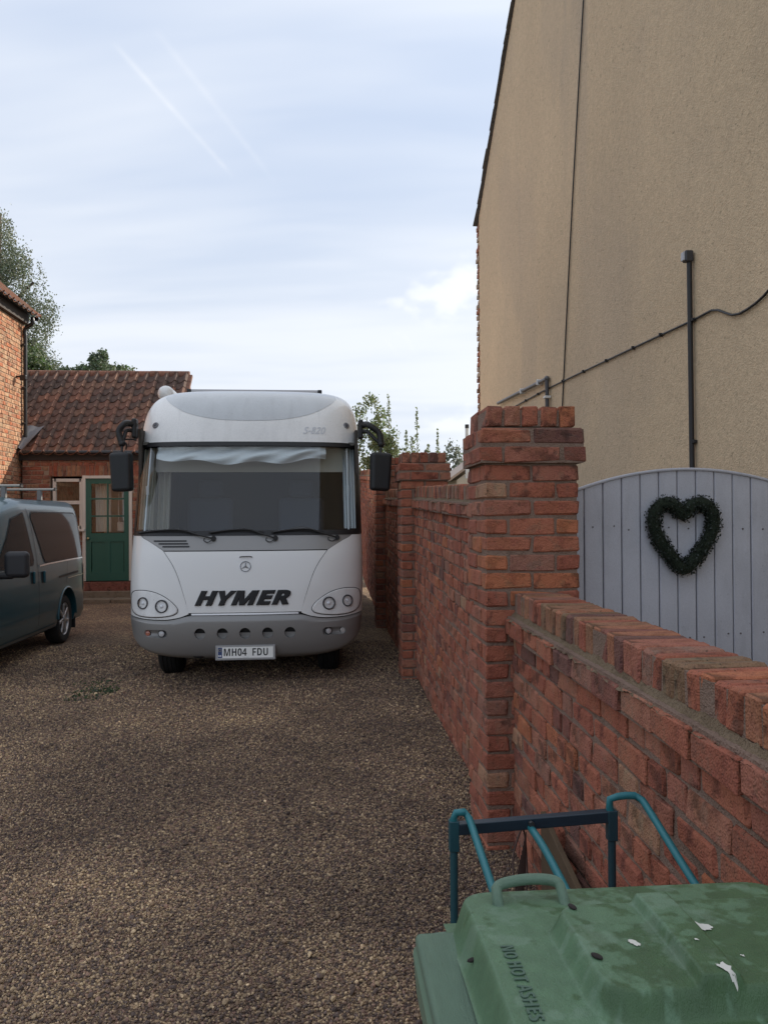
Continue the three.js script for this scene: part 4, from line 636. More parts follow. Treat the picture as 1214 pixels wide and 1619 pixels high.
    if (s < 0) part('mirror_wire', tube([[-1.2, 2.28, zz], [-1.19, 2.33, zz + 0.03], [-1.22, 2.37, zz + 0.02], [-1.15, 2.385, zz - 0.05], [-1.12, 2.38, zz - 0.1]], 0.008, 20, 6), black, t);
  }
  // wheels
  for (const [x, z] of [[-0.80, -0.86], [0.80, -0.86], [-0.85, -5.6], [0.85, -5.6]]) {
    const w = part('wheel', new THREE.LatheGeometry([[0.20, -0.105], [0.30, -0.11], [0.335, -0.085], [0.343, -0.03], [0.343, 0.03], [0.335, 0.085], [0.30, 0.11], [0.20, 0.105]].map(p => new THREE.Vector2(...p)), 40).rotateZ(Math.PI / 2), rubber, t, [x, 0.338, z]);
    part('rim', cyl(0.2, 0.2, 0.16, 24).rotateZ(Math.PI / 2), std([0.4, 0.4, 0.4], 0.4, { metalness: 0.6 }), w);
    for (let k = 0; k < 4; k++) part('tread_groove', new THREE.TorusGeometry(0.342, 0.005, 5, 40).rotateY(Math.PI / 2).translate(-0.06 + k * 0.04, 0, 0), black, w);
  }
  // roof gear
  part('awning', [new THREE.CapsuleGeometry(0.095, 4.5, 6, 16).rotateX(Math.PI / 2).translate(-1.06, 3.06, -4.25), bx(0.12, 0.2, 0.3, -1.06, 2.98, -2.1, 0.03)], white, t);
  part('solar_panel', bx(1.52, 0.035, 0.9, -0.02, 3.085, -2.35, 0.008), std([0.5, 0.5, 0.52], 0.4), t);
  for (const x of [-0.78, 0.74]) part('panel_edge', bx(0.05, 0.05, 0.92, x, 3.08, -2.35, 0.01), black, t);
  for (const x of [-0.4, 0.5]) part('panel_foot', bx(0.05, 0.10, 0.05, x, 3.03, -2.3), black, t);
}

// ---------------------------------------------------------------- teal people carrier on the left
{
  const t = thing('people_carrier', 'dark teal people carrier with roof bars parked outside the outbuilding', 'van', [-4.15, 0, -11.68], THREE.MathUtils.degToRad(0.4));
  // local: rear at z = 0, front at z = 4.4, right side +x
  const roofY = curve1([[0, 1.76], [0.05, 1.835], [0.2, 1.87], [1.0, 1.885], [2.0, 1.875], [2.55, 1.825], [2.9, 1.72], [3.3, 1.42], [3.62, 1.16], [3.8, 1.08], [4.1, 0.99], [4.3, 0.86], [4.4, 0.68]]);
  const wid = curve1([[0, 0.82], [0.1, 0.845], [0.4, 0.855], [2.0, 0.86], [3.4, 0.855], [4.0, 0.80], [4.3, 0.66], [4.4, 0.5]]);
  const side = curve1([[0.26, 0.955], [0.34, 0.985], [0.55, 1.0], [0.85, 0.997], [1.02, 0.985], [1.25, 0.955], [1.5, 0.915], [1.68, 0.875], [1.78, 0.82], [1.84, 0.66], [1.862, 0.0]]);
  const S = (y, z) => { const top = roofY(z)[0], k = top < 1.3 ? 1 : 1, yy = y > 1.0 && top < 1.86 ? 1.0 + (y - 1.0) * 0.862 / Math.max(top - 1.0, 0.02) : y; return wid(z)[0] * side(Math.min(yy, 1.862))[0]; };
  const paint = phy([0.010, 0.072, 0.095], 0.34, { metalness: 0.15, clearcoat: 0.55, clearcoatRoughness: 0.08 }), dark = std([0.012, 0.012, 0.013], 0.6), glassD = phy([0.010, 0.010, 0.011], 0.04, { specularIntensity: 0.22 }), chrome = std([0.75, 0.76, 0.78], 0.2, { metalness: 1 }), rub = std([0.015, 0.015, 0.016], 0.85);
  const nz = 70, ny = 26, sec = [];
  const yAt = (v, z) => { const top = roofY(z)[0]; return lerp(0.26, top, 1 - (1 - v) ** 1.5); };
  // closed body: rings of points from right sill over the roof to left sill
  const pos = [], idx = [], ring = 2 * ny + 1;
  for (let i = 0; i <= nz; i++) { const z = 4.4 * i / nz; for (let j = 0; j < ring; j++) { const s = j <= ny ? 1 : -1, v = j <= ny ? j / ny : (2 * ny - j) / ny, y = yAt(v, z); pos.push(s * (j === ny ? 0 : S(y, z)), y, z); } }
  for (let i = 0; i < nz; i++) { for (let j = 0; j < ring; j++) { const a = i * ring + j, b = i * ring + (j + 1) % ring, c = a + ring, d = b + ring; idx.push(a, b, d, a, d, c); } }
  for (const [i, f] of [[0, 1], [nz, 0]]) { const c = pos.length / 3; let cy = 0; pos.push(0, 0.8, 4.4 * i / nz); for (let j = 0; j < ring; j++) { const a = i * ring + j, b = i * ring + (j + 1) % ring; f ? idx.push(c, b, a) : idx.push(c, a, b); } }
  let g = new THREE.BufferGeometry(); g.setAttribute('position', new THREE.Float32BufferAttribute(pos, 3)); g.setAttribute('uv', new THREE.Float32BufferAttribute(new Float32Array(pos.length / 3 * 2), 2)); for (let k = 0; k < idx.length; k += 3) [idx[k + 1], idx[k + 2]] = [idx[k + 2], idx[k + 1]]; g.setIndex(idx); g.computeVertexNormals();
  const ev = new Evaluator(); ev.useGroups = false; ev.attributes = ['position', 'normal', 'uv'];
  { // check the winding by the signed volume and turn it inside out if needed
    let vol = 0; const a = V(), b = V(), c = V(), p = g.attributes.position; for (let k = 0; k < idx.length; k += 3) { a.fromBufferAttribute(p, idx[k]); b.fromBufferAttribute(p, idx[k + 1]); c.fromBufferAttribute(p, idx[k + 2]); vol += a.dot(b.cross(c)); }
    if (vol < 0) { for (let k = 0; k < idx.length; k += 3) [idx[k + 1], idx[k + 2]] = [idx[k + 2], idx[k + 1]]; g.setIndex(idx); g.computeVertexNormals(); }
  }
  let body = new Brush(g, paint); body.updateMatrixWorld();
  const WH = [[0.86], [3.58]];
  for (const [z] of WH) for (const s of [-1, 1]) { const c = new Brush(new THREE.CylinderGeometry(0.365, 0.365, 0.3, 36).rotateZ(Math.PI / 2).translate(s * 0.82, 0.345, z), paint); c.updateMatrixWorld(); body = ev.evaluate(body, c, SUBTRACTION); body.updateMatrixWorld(); }
  part('body', creased(body.geometry, 0.5), paint, t);
  // surface pieces on the sides: edges given over z
  const skin = (name, s, z0, z1, bot, top, m, o = 0.004, nu = 24, nv = 10, par = t) => part(name, sheet((u, v) => { const z = typeof z1 === 'function' ? lerp(z0(v), z1(v), u) : lerp(z0, z1, u), y = lerp(bot(u), top(u), v); return [s * (S(y, z) + o), y, z]; }, nu, nv), m, par);
  const stripe = (name, s, pts, w, m, o, par = t) => part(name, sheet((u, v) => { const k = u * (pts.length - 1), i = Math.min(Math.floor(k), pts.length - 2), f = k - i, z = lerp(pts[i][0], pts[i + 1][0], f), y = lerp(pts[i][1], pts[i + 1][1], f), dz = pts[i + 1][0] - pts[i][0], dy = pts[i + 1][1] - pts[i][1], l = Math.hypot(dz, dy), a = (v - 0.5) * w; return [s * (S(y + a * dz / l, z - a * dy / l) + o), y + a * dz / l, z - a * dy / l]; }, (pts.length - 1) * 6, 2), m, par);
  for (const s of [1, -1]) {
    const rc = u => 0.06 * Math.max(0, 1 - Math.min(u, 1 - u) / 0.05) ** 2;      // rounded corners
    skin('window_seal', s, v => lerp(0.12, 0.17, v), v => lerp(1.75, 2.0, v), u => 1.065 + rc(u), u => 1.685 - rc(u), dark, 0.003, 40, 10);
    skin('rear_side_window', s, v => lerp(0.145, 0.195, v), v => lerp(1.725, 1.975, v), u => 1.08 + rc(u), u => 1.67 - rc(u), glassD, 0.006, 40, 10);
    stripe('window_trim', s, [[0.12, 1.068], [0.8, 1.066], [1.6, 1.058], [1.9, 1.05]], 0.016, chrome, 0.008);
    skin('window_seal', s, v => lerp(2.05, 2.17, v), v => lerp(3.13, 2.62, v), u => 1.06 + rc(u), u => lerp(1.68, 1.60, u) - rc(u), dark, 0.003, 40, 10);
    skin('front_door_window', s, v => lerp(2.08, 2.2, v), v => lerp(3.10, 2.60, v), u => 1.075 + rc(u), u => lerp(1.66, 1.585, u) - rc(u), glassD, 0.006, 40, 10);
    skin('quarter_window', s, 3.16, 3.42, u => 1.07, u => lerp(1.24, 1.10, u), glassD);
    stripe('door_seam', s, [[1.95, 0.36], [1.95, 1.0], [1.99, 1.45], [2.06, 1.72]], 0.010, dark, 0.0025);
    stripe('door_seam', s, [[0.60, 1.02], [1.3, 1.01], [1.95, 1.0]].map(([z, y]) => [z * 0.62, y - 0.13]), 0.028, dark, 0.003);
    stripe('door_seam', s, [[0.90, 0.78], [0.84, 1.0], [0.80, 1.06]], 0.008, dark, 0.0025);
    stripe('door_seam', s, [[3.2, 0.34], [3.26, 0.8], [3.24, 1.05]], 0.009, dark, 0.0025);
    stripe('rail_trim', s, [[0.12, 0.845], [0.5, 0.842], [0.85, 0.835]], 0.010, chrome, 0.006);
    stripe('rubbing_strip', s, [[1.28, 0.495], [2.2, 0.49], [3.15, 0.485]], 0.022, paint, 0.012);
    stripe('sill_trim', s, [[1.25, 0.29], [2.2, 0.285], [3.2, 0.28]], 0.03, std([0.10, 0.11, 0.115], 0.4), 0.006);
    for (const [z, y] of [[2.13, 0.93], [1.78, 0.915]]) { skin('handle_recess', s, z - 0.07, z + 0.07, () => y - 0.07, () => y + 0.06, dark, 0.003, 6, 6); part('door_handle', new RoundedBoxGeometry(0.03, 0.14, 0.035, 3, 0.012), paint, t, [s * (S(y, z) + 0.014), y, z]); }
    const mir = part('door_mirror', new RoundedBoxGeometry(0.235, 0.27, 0.13, 4, 0.05), std([0.022, 0.022, 0.025], 0.55), t, [s * 1.03, 1.13, 3.12], [0, s * 0.15, 0]); part('mirror_foot', new RoundedBoxGeometry(0.2, 0.07, 0.09, 2, 0.03), dark, mir, [-s * 0.12, -0.11, 0.01]); part('mirror_glass', bx(0.19, 0.21, 0.006), chrome, mir, [0, 0, -0.066]);
    skin('tail_lamp', s, -0.0, 0.12, () => 0.62, () => 0.98, phy([0.35, 0.015, 0.012], 0.12, { clearcoat: 1 }), 0.012, 6, 8);
    skin('head_lamp', s, 3.98, 4.33, () => 0.70, u => lerp(0.95, 0.80, u), phy([0.6, 0.62, 0.64], 0.08, { clearcoat: 1 }), 0.006, 10, 6);
    for (const [z] of WH) {
      const w = part('wheel', new THREE.LatheGeometry([[0.205, -0.085], [0.28, -0.095], [0.308, -0.07], [0.312, 0], [0.308, 0.07], [0.28, 0.095], [0.205, 0.085]].map(p => new THREE.Vector2(...p)), 40).rotateZ(Math.PI / 2), rub, t, [s * 0.735, 0.312, z]);
      const rim = part('rim', new THREE.LatheGeometry([[0.212, -0.08], [0.205, 0.0], [0.19, 0.05], [0.205, 0.082], [0.214, 0.08]].map(p => new THREE.Vector2(...p)), 36).rotateZ(-s * Math.PI / 2), std([0.5, 0.5, 0.51], 0.35, { metalness: 0.8, side: THREE.DoubleSide }), w);
      part('hub_disc', cyl(0.19, 0.19, 0.02, 24).rotateZ(Math.PI / 2), dark, w, [s * 0.02, 0, 0]);
      part('spokes', [...Array(7).keys()].map(k => new RoundedBoxGeometry(0.03, 0.19, 0.04, 2, 0.012).translate(0, 0.1, 0).rotateX(k * 0.8976)), rim.material, w, [s * 0.068, 0, 0]);
      part('hub_cap', cyl(0.035, 0.04, 0.03, 16).rotateZ(Math.PI / 2), rim.material, w, [s * 0.08, 0, 0]);
      part('arch_trim', new THREE.TorusGeometry(0.372, 0.014, 6, 30, Math.PI).rotateY(Math.PI / 2).translate(s * (S(0.6, z) + 0.0), 0.345, z), paint, t);
    }
    part('mud_flap', bx(0.18, 0.2, 0.02, s * 0.74, 0.24, 0.43), dark, t);
  }
  // windscreen and tailgate glass
  part('windscreen', sheet((u, v) => { const z = lerp(3.58, 2.86, v), y = roofY(z)[0] + 0.006, w = 0.62; return [w * (2 * u - 1), y - 0.02 * (2 * u - 1) ** 2, z]; }, 16, 12), glassD, t);
  part('tailgate_window', bx(1.15, 0.5, 0.012, 0, 1.35, -0.004, 0.005), glassD, t);
  part('rear_bumper', new RoundedBoxGeometry(1.6, 0.26, 0.16, 3, 0.05), paint, t, [0, 0.42, -0.02]);
  part('front_bumper', new RoundedBoxGeometry(1.35, 0.3, 0.3, 3, 0.1), paint, t, [0, 0.45, 4.32]);
  part('floor_pan', bx(1.4, 0.1, 3.9, 0, 0.25, 2.2), dark, t);
  // roof bars
  const bar = std([0.42, 0.40, 0.36], 0.4, { metalness: 0.4 });
  for (const z of [0.95, 2.15]) { const b = part('roof_bar', new RoundedBoxGeometry(1.42, 0.03, 0.07, 2, 0.012), bar, t, [0.02, 1.975, z]); for (const s of [-1, 1]) part('bar_foot', new RoundedBoxGeometry(0.06, 0.15, 0.06, 2, 0.015), std([0.2, 0.2, 0.2], 0.5), b, [s * 0.52, -0.07, 0]); for (const s of [-1, 1]) part('bar_end', bx(0.012, 0.045, 0.08, s * 0.715, 0, 0, 0.004), dark, b); }
}

// ---------------------------------------------------------------- wheelie bin, trolley frame and odds behind it
{
  const t = thing('wheelie_bin', 'weathered green plastic wheelie bin standing against the low wall', 'bin', [0.385, 0, -0.92]);
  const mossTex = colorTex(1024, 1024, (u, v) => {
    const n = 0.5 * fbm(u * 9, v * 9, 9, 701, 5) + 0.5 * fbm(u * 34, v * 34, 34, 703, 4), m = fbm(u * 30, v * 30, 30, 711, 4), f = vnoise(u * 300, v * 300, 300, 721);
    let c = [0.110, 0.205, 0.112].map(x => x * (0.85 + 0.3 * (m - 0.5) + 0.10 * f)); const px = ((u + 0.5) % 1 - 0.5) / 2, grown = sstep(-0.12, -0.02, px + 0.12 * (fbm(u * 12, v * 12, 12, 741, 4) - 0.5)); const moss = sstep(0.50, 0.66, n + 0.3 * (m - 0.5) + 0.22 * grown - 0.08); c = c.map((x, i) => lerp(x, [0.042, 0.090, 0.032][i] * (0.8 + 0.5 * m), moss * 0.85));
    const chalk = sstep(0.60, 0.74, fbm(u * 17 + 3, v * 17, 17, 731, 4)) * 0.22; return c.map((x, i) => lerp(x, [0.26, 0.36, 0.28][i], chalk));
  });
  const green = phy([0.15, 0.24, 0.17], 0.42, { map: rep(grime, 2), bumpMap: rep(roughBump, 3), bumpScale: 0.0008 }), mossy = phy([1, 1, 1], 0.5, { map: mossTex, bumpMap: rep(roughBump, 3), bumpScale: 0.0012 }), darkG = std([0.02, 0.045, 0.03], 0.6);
  // body: tapered tub with a rim
  const ringAt = (y, hx, hz, r) => { const p = []; for (let k = 0; k < 4; k++) for (let i = 0; i <= 5; i++) { const a = (k + i / 5) * Math.PI / 2, sx = [1, -1, -1, 1][k], sz = [1, 1, -1, -1][k]; p.push([sx * (hx - r) + r * Math.cos(a), y, sz * (hz - r) + r * Math.sin(a)]); } return p; };
  const R = [ringAt(0.03, 0.19, 0.17, 0.04), ringAt(0.5, 0.22, 0.2, 0.04), ringAt(0.93, 0.245, 0.22, 0.045), ringAt(0.935, 0.262, 0.222, 0.04), ringAt(0.985, 0.266, 0.226, 0.04), ringAt(0.995, 0.260, 0.222, 0.04), ringAt(0.995, 0.235, 0.205, 0.04), ringAt(0.85, 0.225, 0.2, 0.04)];
  part('tub', creased(sheet((u, v) => { const a = R[Math.round(v * (R.length - 1))]; return a[Math.round(u * 24) % 24]; }, 24, R.length - 1), 0.6), green, t);
  part('rim_shelf', new RoundedBoxGeometry(0.06, 0.02, 0.40, 3, 0.008), green, t, [-0.232, 0.998, -0.0]);
  // lid: domed sheet with a raised panel and rib
  const inX = (x, a, b, e) => sstep(a - e, a + e, x) * (1 - sstep(b - e, b + e, x));
  const lidH = (x, z) => { const qx = Math.abs(x - 0.0275) - 0.2425 + 0.06, qz = Math.abs(z) - 0.243 + 0.06, e = 0.06 - Math.hypot(Math.max(qx, 0), Math.max(qz, 0)) - Math.min(Math.max(qx, qz), 0), drop = -0.05 * (1 - sstep(0, 0.022, e)); const dome = 0.018 * (1 - (z / 0.243) ** 2); const cr = Math.hypot(Math.max(0, Math.abs(x - 0.05) - 0.115), Math.max(0, Math.abs(z) - 0.065)); const plat = 0.027 * sstep(0.046, 0.027, cr); const rib = 0.012 * inX(x - 0.10 * 0, 0.005, 0.05, 0.004) * (1 - sstep(0.092, 0.10, Math.abs(z))); return 1.045 + drop + dome + plat + rib; };
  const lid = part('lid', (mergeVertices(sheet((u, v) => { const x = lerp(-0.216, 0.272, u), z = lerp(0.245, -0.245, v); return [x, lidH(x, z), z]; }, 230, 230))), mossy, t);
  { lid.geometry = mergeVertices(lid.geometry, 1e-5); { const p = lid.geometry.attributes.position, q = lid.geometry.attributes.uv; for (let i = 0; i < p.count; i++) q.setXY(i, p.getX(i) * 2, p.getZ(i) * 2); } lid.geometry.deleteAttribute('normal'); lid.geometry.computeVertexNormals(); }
  part('lid_skirt', [bx(0.012, 0.05, 0.36, -0.216, 0.978, 0, 0.005), bx(0.36, 0.05, 0.012, 0.036, 0.978, -0.243, 0.005), bx(0.36, 0.05, 0.012, 0.036, 0.978, 0.243, 0.005)], green, t);
  part('lid_handle', [tube([[-0.150, 1.045, -0.165], [-0.152, 1.064, -0.178], [-0.145, 1.072, -0.19], [-0.105, 1.076, -0.195], [-0.068, 1.074, -0.19], [-0.062, 1.064, -0.178], [-0.062, 1.048, -0.16]], 0.0075, 30, 8)], green, t);
  part('hinge', [cyl(0.018, 0.018, 0.42, 14).rotateX(Math.PI / 2).translate(0.285, 1.03, 0), bx(0.05, 0.03, 0.1, 0.27, 1.025, 0.15, 0.01), bx(0.05, 0.03, 0.1, 0.27, 1.025, -0.15, 0.01)], darkG, t);
  part('grab_bar', [tube([[0.27, 0.98, -0.2], [0.34, 1.0, -0.2], [0.345, 1.0, 0], [0.34, 1.0, 0.2], [0.27, 0.98, 0.2]], 0.015, 40, 8)], darkG, t);
  const tg = new TextGeometry('NO HOT ASHES', { font, size: 0.02, depth: 0.001, curveSegments: 4 }); { tg.computeBoundingBox(); const p = tg.attributes.position, b = tg.boundingBox, k = 0.145 / b.max.x; for (let i = 0; i < p.count; i++) { const a = p.getX(i) * k, c = p.getY(i) * 0.78; const x = -0.176 + c, z = -0.05 + a; p.setXYZ(i, x, lidH(x, z) + 0.0008 + p.getZ(i), z); } tg.computeVertexNormals(); }
  part('lid_lettering', tg, std([0.075, 0.13, 0.092], 0.6), t);
  for (const [x, z, s, seed] of [[0.058, -0.018, 0.013, 1], [0.034, 0.085, 0.010, 2], [-0.034, 0.01, 0.007, 3], [0.075, 0.045, 0.003, 4], [0.03, 0.03, 0.003, 5]]) {
    const h = mulberry(seed * 31), n = 36, rad = [...Array(n)].map((_, i) => 0.35 + 1.3 * vnoise(i / n * 9, seed * 7, 9, 3) * (0.75 + 0.5 * h())); part('bird_dropping', sheet((u, v) => { const a = u * 6.283, k = Math.round(u * n) % n, r = s * v * rad[k]; const X = x + r * Math.cos(a) * 0.55 + r * Math.sin(a) * 0.35, Z = z + r * Math.sin(a) * 0.8 - r * Math.cos(a) * 0.1; return [X, lidH(X, Z) + 0.0012, Z]; }, n, 4), std([0.62, 0.60, 0.54], 0.9, { side: THREE.DoubleSide }), t);
  }
  for (const [x, z] of [[-0.086, 0.035], [-0.077, -0.083], [-0.205, -0.073]]) part('dead_leaf', new THREE.SphereGeometry(0.005, 8, 6).scale(1.6, 0.5, 0.8), std([0.02, 0.014, 0.012], 0.8), t, [x, Math.max(lidH(x, z), 1.03) + 0.002, z], [0, rr(0, 3), 0]);
  for (const s of [-1, 1]) part('wheel', new THREE.CylinderGeometry(0.1, 0.1, 0.04, 24).rotateX(Math.PI / 2), std([0.02, 0.02, 0.02], 0.8), t, [0.2, 0.1, s * 0.2]);

  // teal painted trolley frame
  const f = thing('trolley_frame', 'teal and navy metal trolley frame standing behind the wheelie bin', 'trolley', [0.55, 0, -2.12]);
  const teal = std([0.020, 0.175, 0.205], 0.45, { map: grime }), navy = std([0.012, 0.028, 0.045], 0.45, { map: grime });
  part('crossbar', bx(0.43, 0.029, 0.029, 0, 0, 0, 0.003), navy, f, [-0.003, 0.775, 0], [0, -0.04, 0.065]);
  part('leg', [rod([-0.212, 0, -0.01], [-0.212, 0.775, -0.005], 0.0105, 12), bx(0.026, 0.08, 0.026, -0.212, 0.745, -0.005, 0.003)], std([0.012, 0.065, 0.08], 0.5), f);
  part('leg', [rod([0.205, 0, 0.012], [0.205, 0.79, 0.012], 0.0105, 12), bx(0.026, 0.08, 0.026, 0.205, 0.765, 0.012, 0.003)], std([0.012, 0.045, 0.06], 0.5), f);
  part('handle_loop', tube([[-0.213, 0.765, -0.005], [-0.214, 0.795, -0.003], [-0.205, 0.807, 0.0], [-0.19, 0.808, 0.0], [-0.178, 0.803, 0.0], [-0.172, 0.785, 0.03], [-0.168, 0.735, 0.25], [-0.163, 0.675, 0.52], [-0.163, 0.62, 0.56], [-0.163, 0.0, 0.56]], 0.0098, 60, 10, 0.3), teal, f);
  part('handle_loop', tube([[0.204, 0.79, 0.012], [0.197, 0.825, 0.014], [0.205, 0.838, 0.016], [0.25, 0.843, 0.018], [0.275, 0.84, 0.022], [0.284, 0.825, 0.05], [0.288, 0.755, 0.27], [0.292, 0.68, 0.52], [0.293, 0.62, 0.56], [0.295, 0.0, 0.56]], 0.0098, 60, 10, 0.3), teal, f);
  part('brace', tube([[-0.012, 0.765, 0.01], [-0.006, 0.755, 0.12], [0.0, 0.725, 0.28], [0.006, 0.675, 0.52], [0.008, 0.62, 0.56], [0.01, 0.0, 0.56]], 0.0098, 40, 10, 0.3), teal, f);
  part('base_bar', rod([-0.163, 0.03, 0.56], [0.295, 0.03, 0.56], 0.011), teal, f);
  part('bolt', cyl(0.008, 0.008, 0.012, 6).rotateX(Math.PI / 2), std([0.1, 0.1, 0.1], 0.4, { metalness: 0.8 }), f, [-0.012, 0.777, 0.02]);
  // wire tray and plank leaning at the wall
  const w = thing('wire_tray', 'small rusty wire tray leaning at the foot of the pillar', 'tray', [0.80, 0, -3.32]);
  const wire = std([0.06, 0.035, 0.028], 0.7); part('rim_wire', tube([[-0.04, 0.04, 0.16], [-0.05, 0.16, 0.1], [-0.01, 0.20, -0.04], [0.05, 0.24, -0.14], [0.07, 0.1, -0.16], [0.04, 0.02, -0.05], [-0.04, 0.04, 0.16]], 0.004, 60, 6), wire, w);
  for (let k = 0; k < 11; k++) { const u = k / 10; part('wire', rod([lerp(-0.045, 0.06, u), 0.0, lerp(0.15, -0.15, u)], [lerp(-0.045, 0.06, u), lerp(0.14, 0.23, u), lerp(0.12, -0.13, u)], 0.0025, 5), wire, w); }
  const pl = thing('wooden_plank', 'brown wooden board leaning against the low wall behind the trolley', 'plank', [0.845, 0, -2.75]); part('board', uvMetres(bx(0.02, 0.42, 0.75, 0, 0, 0, 0.003)), std([0.10, 0.065, 0.035], 0.85, { map: mortarTex }), pl, [0, 0.17, 0], [0.22, 0, 0.06]);
}

// ---------------------------------------------------------------- trees and shrubs
const leafMat = phy([1, 1, 1], 0.85, { vertexColors: true, side: THREE.DoubleSide, transmission: 0.5, thickness: 0 }), bark = std([0.09, 0.07, 0.055], 0.95);
function blobs(list) { const tot = list.reduce((s, b) => s + b[3] * b[4] * b[3], 0); return R => { let k = R() * tot, b = list[0]; for (const q of list) { k -= q[3] * q[4] * q[3]; b = q; if (k <= 0) break; } const th = R() * 6.283, cp = 2 * R() - 1, sp = Math.sqrt(1 - cp * cp), r = Math.cbrt(R()) * (R() < 0.25 ? 1.0 + 0.7 * R() : 1); return [b[0] + b[3] * r * sp * Math.cos(th), b[1] + b[4] * r * cp, b[2] + b[3] * r * sp * Math.sin(th)]; }; }
function tree(name, label, pos, trunk, limbs, crown, n, size, col, seed, droop = 0, category = 'tree', group) {
  const t = thing(name, label, category, pos, 0, group), R = mulberry(seed);
  part('trunk', tube(trunk.map(p => p.slice(0, 3)), trunk[0][3], 20, 8), bark, t); for (const l of limbs) part('branch', tube(l, l[0][3] || 0.05, 14, 6), bark, t);
  const sub = []; for (const b of crown) { const m = 22; for (let i = 0; i < m; i++) { const th = R() * 6.283, cp = 2 * R() - 1, sp = Math.sqrt(1 - cp * cp), r = 0.55 + 0.5 * R(); sub.push([b[0] + b[3] * r * sp * Math.cos(th), b[1] + b[4] * r * cp, b[2] + b[3] * r * sp * Math.sin(th), b[3] * (0.22 + 0.2 * R()), b[4] * (0.2 + 0.2 * R()) * (1 + droop)]); } }
  const o = part('crown', leaves(R, n, blobs(sub), () => size, (Q) => { const k = 0.6 + 0.8 * Q(); return col.map((c, i) => c * k * (i === 0 ? 0.85 + 0.4 * Q() : 1)); }, droop), leafMat, t); o.userData.kind = 'stuff'; return t;
}
tree('birch_tree', 'tall pale green birch tree rising behind the brick house', [-12.2, -0.1, -31], [[0, 0, 0, 0.16], [0.1, 5, 0], [0.3, 10, 0.1], [0.3, 13, 0]], [[[0.1, 6, 0, 0.06], [0.9, 7.4, 0.2], [1.6, 8.2, 0.3]], [[0.2, 8.5, 0], [1.0, 9.8, 0.1], [1.6, 10.5, 0]], [[0.2, 7, 0], [-1.2, 8.5, 0], [-2, 9.3, 0]]], [[0.2, 11.9, 0, 0.85, 1.2], [0.9, 10.4, 0.2, 1.0, 1.2], [-0.8, 10.3, -0.3, 1.3, 1.6], [1.3, 8.7, 0, 1.0, 1.2], [-0.2, 8.6, 0.3, 1.7, 1.7], [-1.8, 8.2, 0, 1.5, 1.7], [1.7, 7.5, 0.3, 0.85, 0.9], [0.3, 6.6, 0, 1.6, 1.3]], 90000, 0.075, [0.15, 0.185, 0.11], 91, 0.6);
tree('leafy_tree', 'dark green broad tree just above the outbuilding ridge beside the house', [-11.0, -0.1, -28.5], [[0, 0, 0, 0.18], [0.1, 3, 0], [0, 6, 0]], [[[0, 3.5, 0, 0.08], [1.0, 5, 0], [1.6, 6, 0]]], [[0.2, 6.7, 0, 1.2, 1.1], [1.2, 6.2, 0.2, 1.0, 0.8], [-0.8, 5.9, 0, 1.4, 1.3], [2.1, 5.7, 0, 0.8, 0.7]], 36000, 0.11, [0.085, 0.135, 0.04], 92);
tree('leafy_tree', 'rounded green treetop showing above the middle of the pantile roof', [-7.4, -0.1, -28], [[0, 0, 0, 0.15], [0.1, 3, 0], [0, 6, 0]], [[[0, 4, 0, 0.06], [0.8, 5.5, 0], [1.1, 6.4, 0]], [[0, 4, 0], [-0.9, 5.4, 0], [-1.3, 6.2, 0]]], [[-0.1, 6.55, 0, 0.7, 0.7], [0.6, 6.3, 0, 0.75, 0.6], [-0.8, 6.2, 0, 0.75, 0.6], [1.2, 5.9, 0, 0.65, 0.5], [-1.7, 5.9, 0, 0.9, 0.5]], 26000, 0.10, [0.10, 0.15, 0.065], 93);
tree('garden_shrub', 'bushy green shrub behind the right shoulder of the motorhome', [1.75, -0.1, -19.3], [[0, 0, 0, 0.07], [0, 1.5, 0], [-0.2, 3.5, 0]], [[[0, 1, 0, 0.03], [0.5, 2.3, 0], [0.7, 3.3, 0]]], [[-0.60, 4.05, 0, 0.42, 0.5], [-0.6, 3.3, 0, 0.5, 0.6], [-0.15, 3.25, 0.1, 0.4, 0.5], [-0.2, 2.6, 0, 0.7, 0.6]], 8000, 0.07, [0.16, 0.21, 0.085], 94, 0, 'shrub');
tree('distant_tree', 'hazy grey-green willow far beyond the second brick pillar', [4.85, -0.1, -31], [[0, 0, 0, 0.1], [0, 2, 0], [0, 3.6, 0]], [], [[0, 3.6, 0, 0.55, 0.8], [-0.5, 3.3, 0, 0.5, 0.6], [0.5, 2.9, 0, 0.6, 0.8]], 7000, 0.1, [0.17, 0.2, 0.15], 95, 0.5);
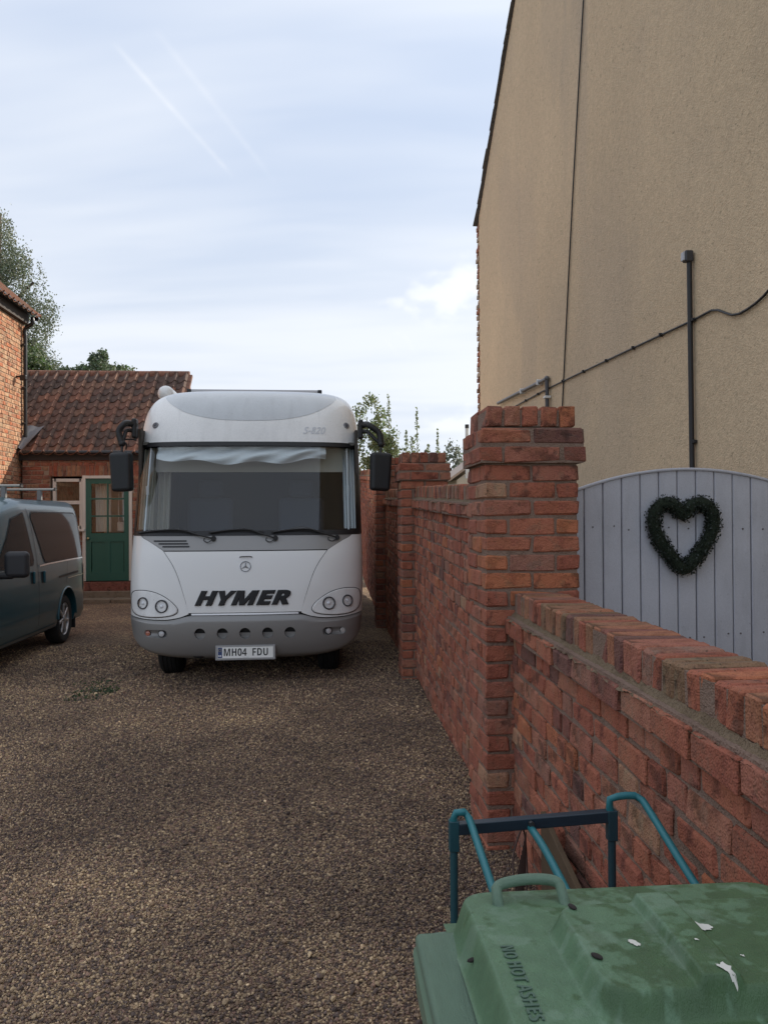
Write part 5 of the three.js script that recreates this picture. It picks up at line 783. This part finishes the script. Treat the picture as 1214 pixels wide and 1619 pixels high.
// upright leafy shoots behind the wall
[[1.55, -19.0, 4.45, 0.10, 'tall leafy shoot beside the motorhome mirror'], [1.30, -19.1, 4.05, 0.11, 'shorter leafy shoot close to the mirror arm'], [2.20, -18.9, 4.1, 0.10, 'slender tallest shoot above the second pillar'], [1.95, -18.9, 3.62, 0.11, 'leafy shoot left of the tallest one above the second pillar'], [2.08, -18.8, 3.45, 0.19, 'bushy low shoot above the second pillar'], [2.45, -18.8, 3.3, 0.14, 'low bushy shoot above the second pillar cap'], [2.68, -18.85, 3.62, 0.075, 'thin bare-topped shoot at the right of the second pillar'], [1.70, -18.9, 3.4, 0.17, 'leafy shoot right of the motorhome mirror']].forEach(([x, z, h, w, label], k) => {
  const t = thing('leafy_shoot', label, 'shrub', [x, -0.1, z], 0, 'upright shoots behind the garden wall'), R = mulberry(800 + k);
  part('stem', tube([[0, 0, 0], [0.02, h * 0.5, 0.02], [0, h + 0.08, 0]], 0.007, 12, 5), std([0.2, 0.2, 0.11], 0.9), t);
  const o = part('leaf_cover', leaves(R, 260, Q => { const y = 1.9 + (h - 1.8) * Math.pow(Q(), 0.8), k2 = Math.floor(y / 0.085) * 0.085 + 0.10 * Q(), r = w * (0.25 + 0.9 * (1 - (y / h) ** 3)) * (0.3 + 0.9 * Q()), a = Q() * 6.283; return [r * Math.cos(a), k2, r * Math.sin(a)]; }, () => 0.055, Q => { const k3 = 0.7 + 0.7 * Q(); return [0.19 * k3, 0.235 * k3, 0.11 * k3]; }), leafMat, t); o.userData.kind = 'stuff';
});
// weeds on the drive
{
  const R = mulberry(4), g = leaves(R, 330, Q => { const c = [[0, 0, 0.16], [-0.02, 0.22, 0.13], [-0.06, -0.40, 0.20], [0.1, -0.1, 0.1]][Math.floor(Q() * 4)], r = c[2] * Math.sqrt(Q()), a = Q() * 6.283; return [c[0] + r * Math.cos(a) * 1.2, 0.008 + 0.03 * Q() * Q(), c[1] + r * Math.sin(a)]; }, () => 0.026, Q => { const k = 0.5 + 0.9 * Q(); return [0.045 * k, 0.085 * k, 0.022 * k]; });
  const o = shade(new THREE.Mesh(g, leafMat)); o.name = 'weeds'; o.position.set(-2.1, 0, -7.6); o.userData = { label: 'low green weeds growing through the gravel before the motorhome', category: 'weeds', kind: 'stuff' }; scene.add(o);
}
// pale cottage beyond the wall
{
  const t = thing('pale_cottage', 'cream cottage gable with white flue beyond the garden wall', 'cottage', [4.6, 0, -22.0]);
  const cr = std([0.66, 0.60, 0.52], 0.9, { map: grime }), s = new THREE.Shape([[-1.35, -0.1], [1.5, -0.1], [1.5, 2.2], [0.2, 3.6], [-1.15, 2.62], [-1.15, 2.45], [-1.35, 2.45]].map(p => new THREE.Vector2(...p)));
  part('wall', new THREE.ExtrudeGeometry(s, { depth: 3, bevelEnabled: false }).translate(0.2, 0, -3), cr, t);
  part('roof', bx(1.9, 0.06, 3.2, 0, 0, 0), std([0.45, 0.36, 0.30], 0.9), t, [-0.42, 3.16, -1.5], [0, 0, 0.63]);
  const fl = part('flue', cyl(0.05, 0.05, 1.4, 16), std([0.72, 0.72, 0.7], 0.5), t, [-0.71, 3.35, 0.25]); part('flue_cap', cyl(0.056, 0.056, 0.10, 16), std([0.03, 0.03, 0.03], 0.6), fl, [0, 0.70, 0]);
}
camera.updateMatrixWorld();
renderer.render(scene, camera);
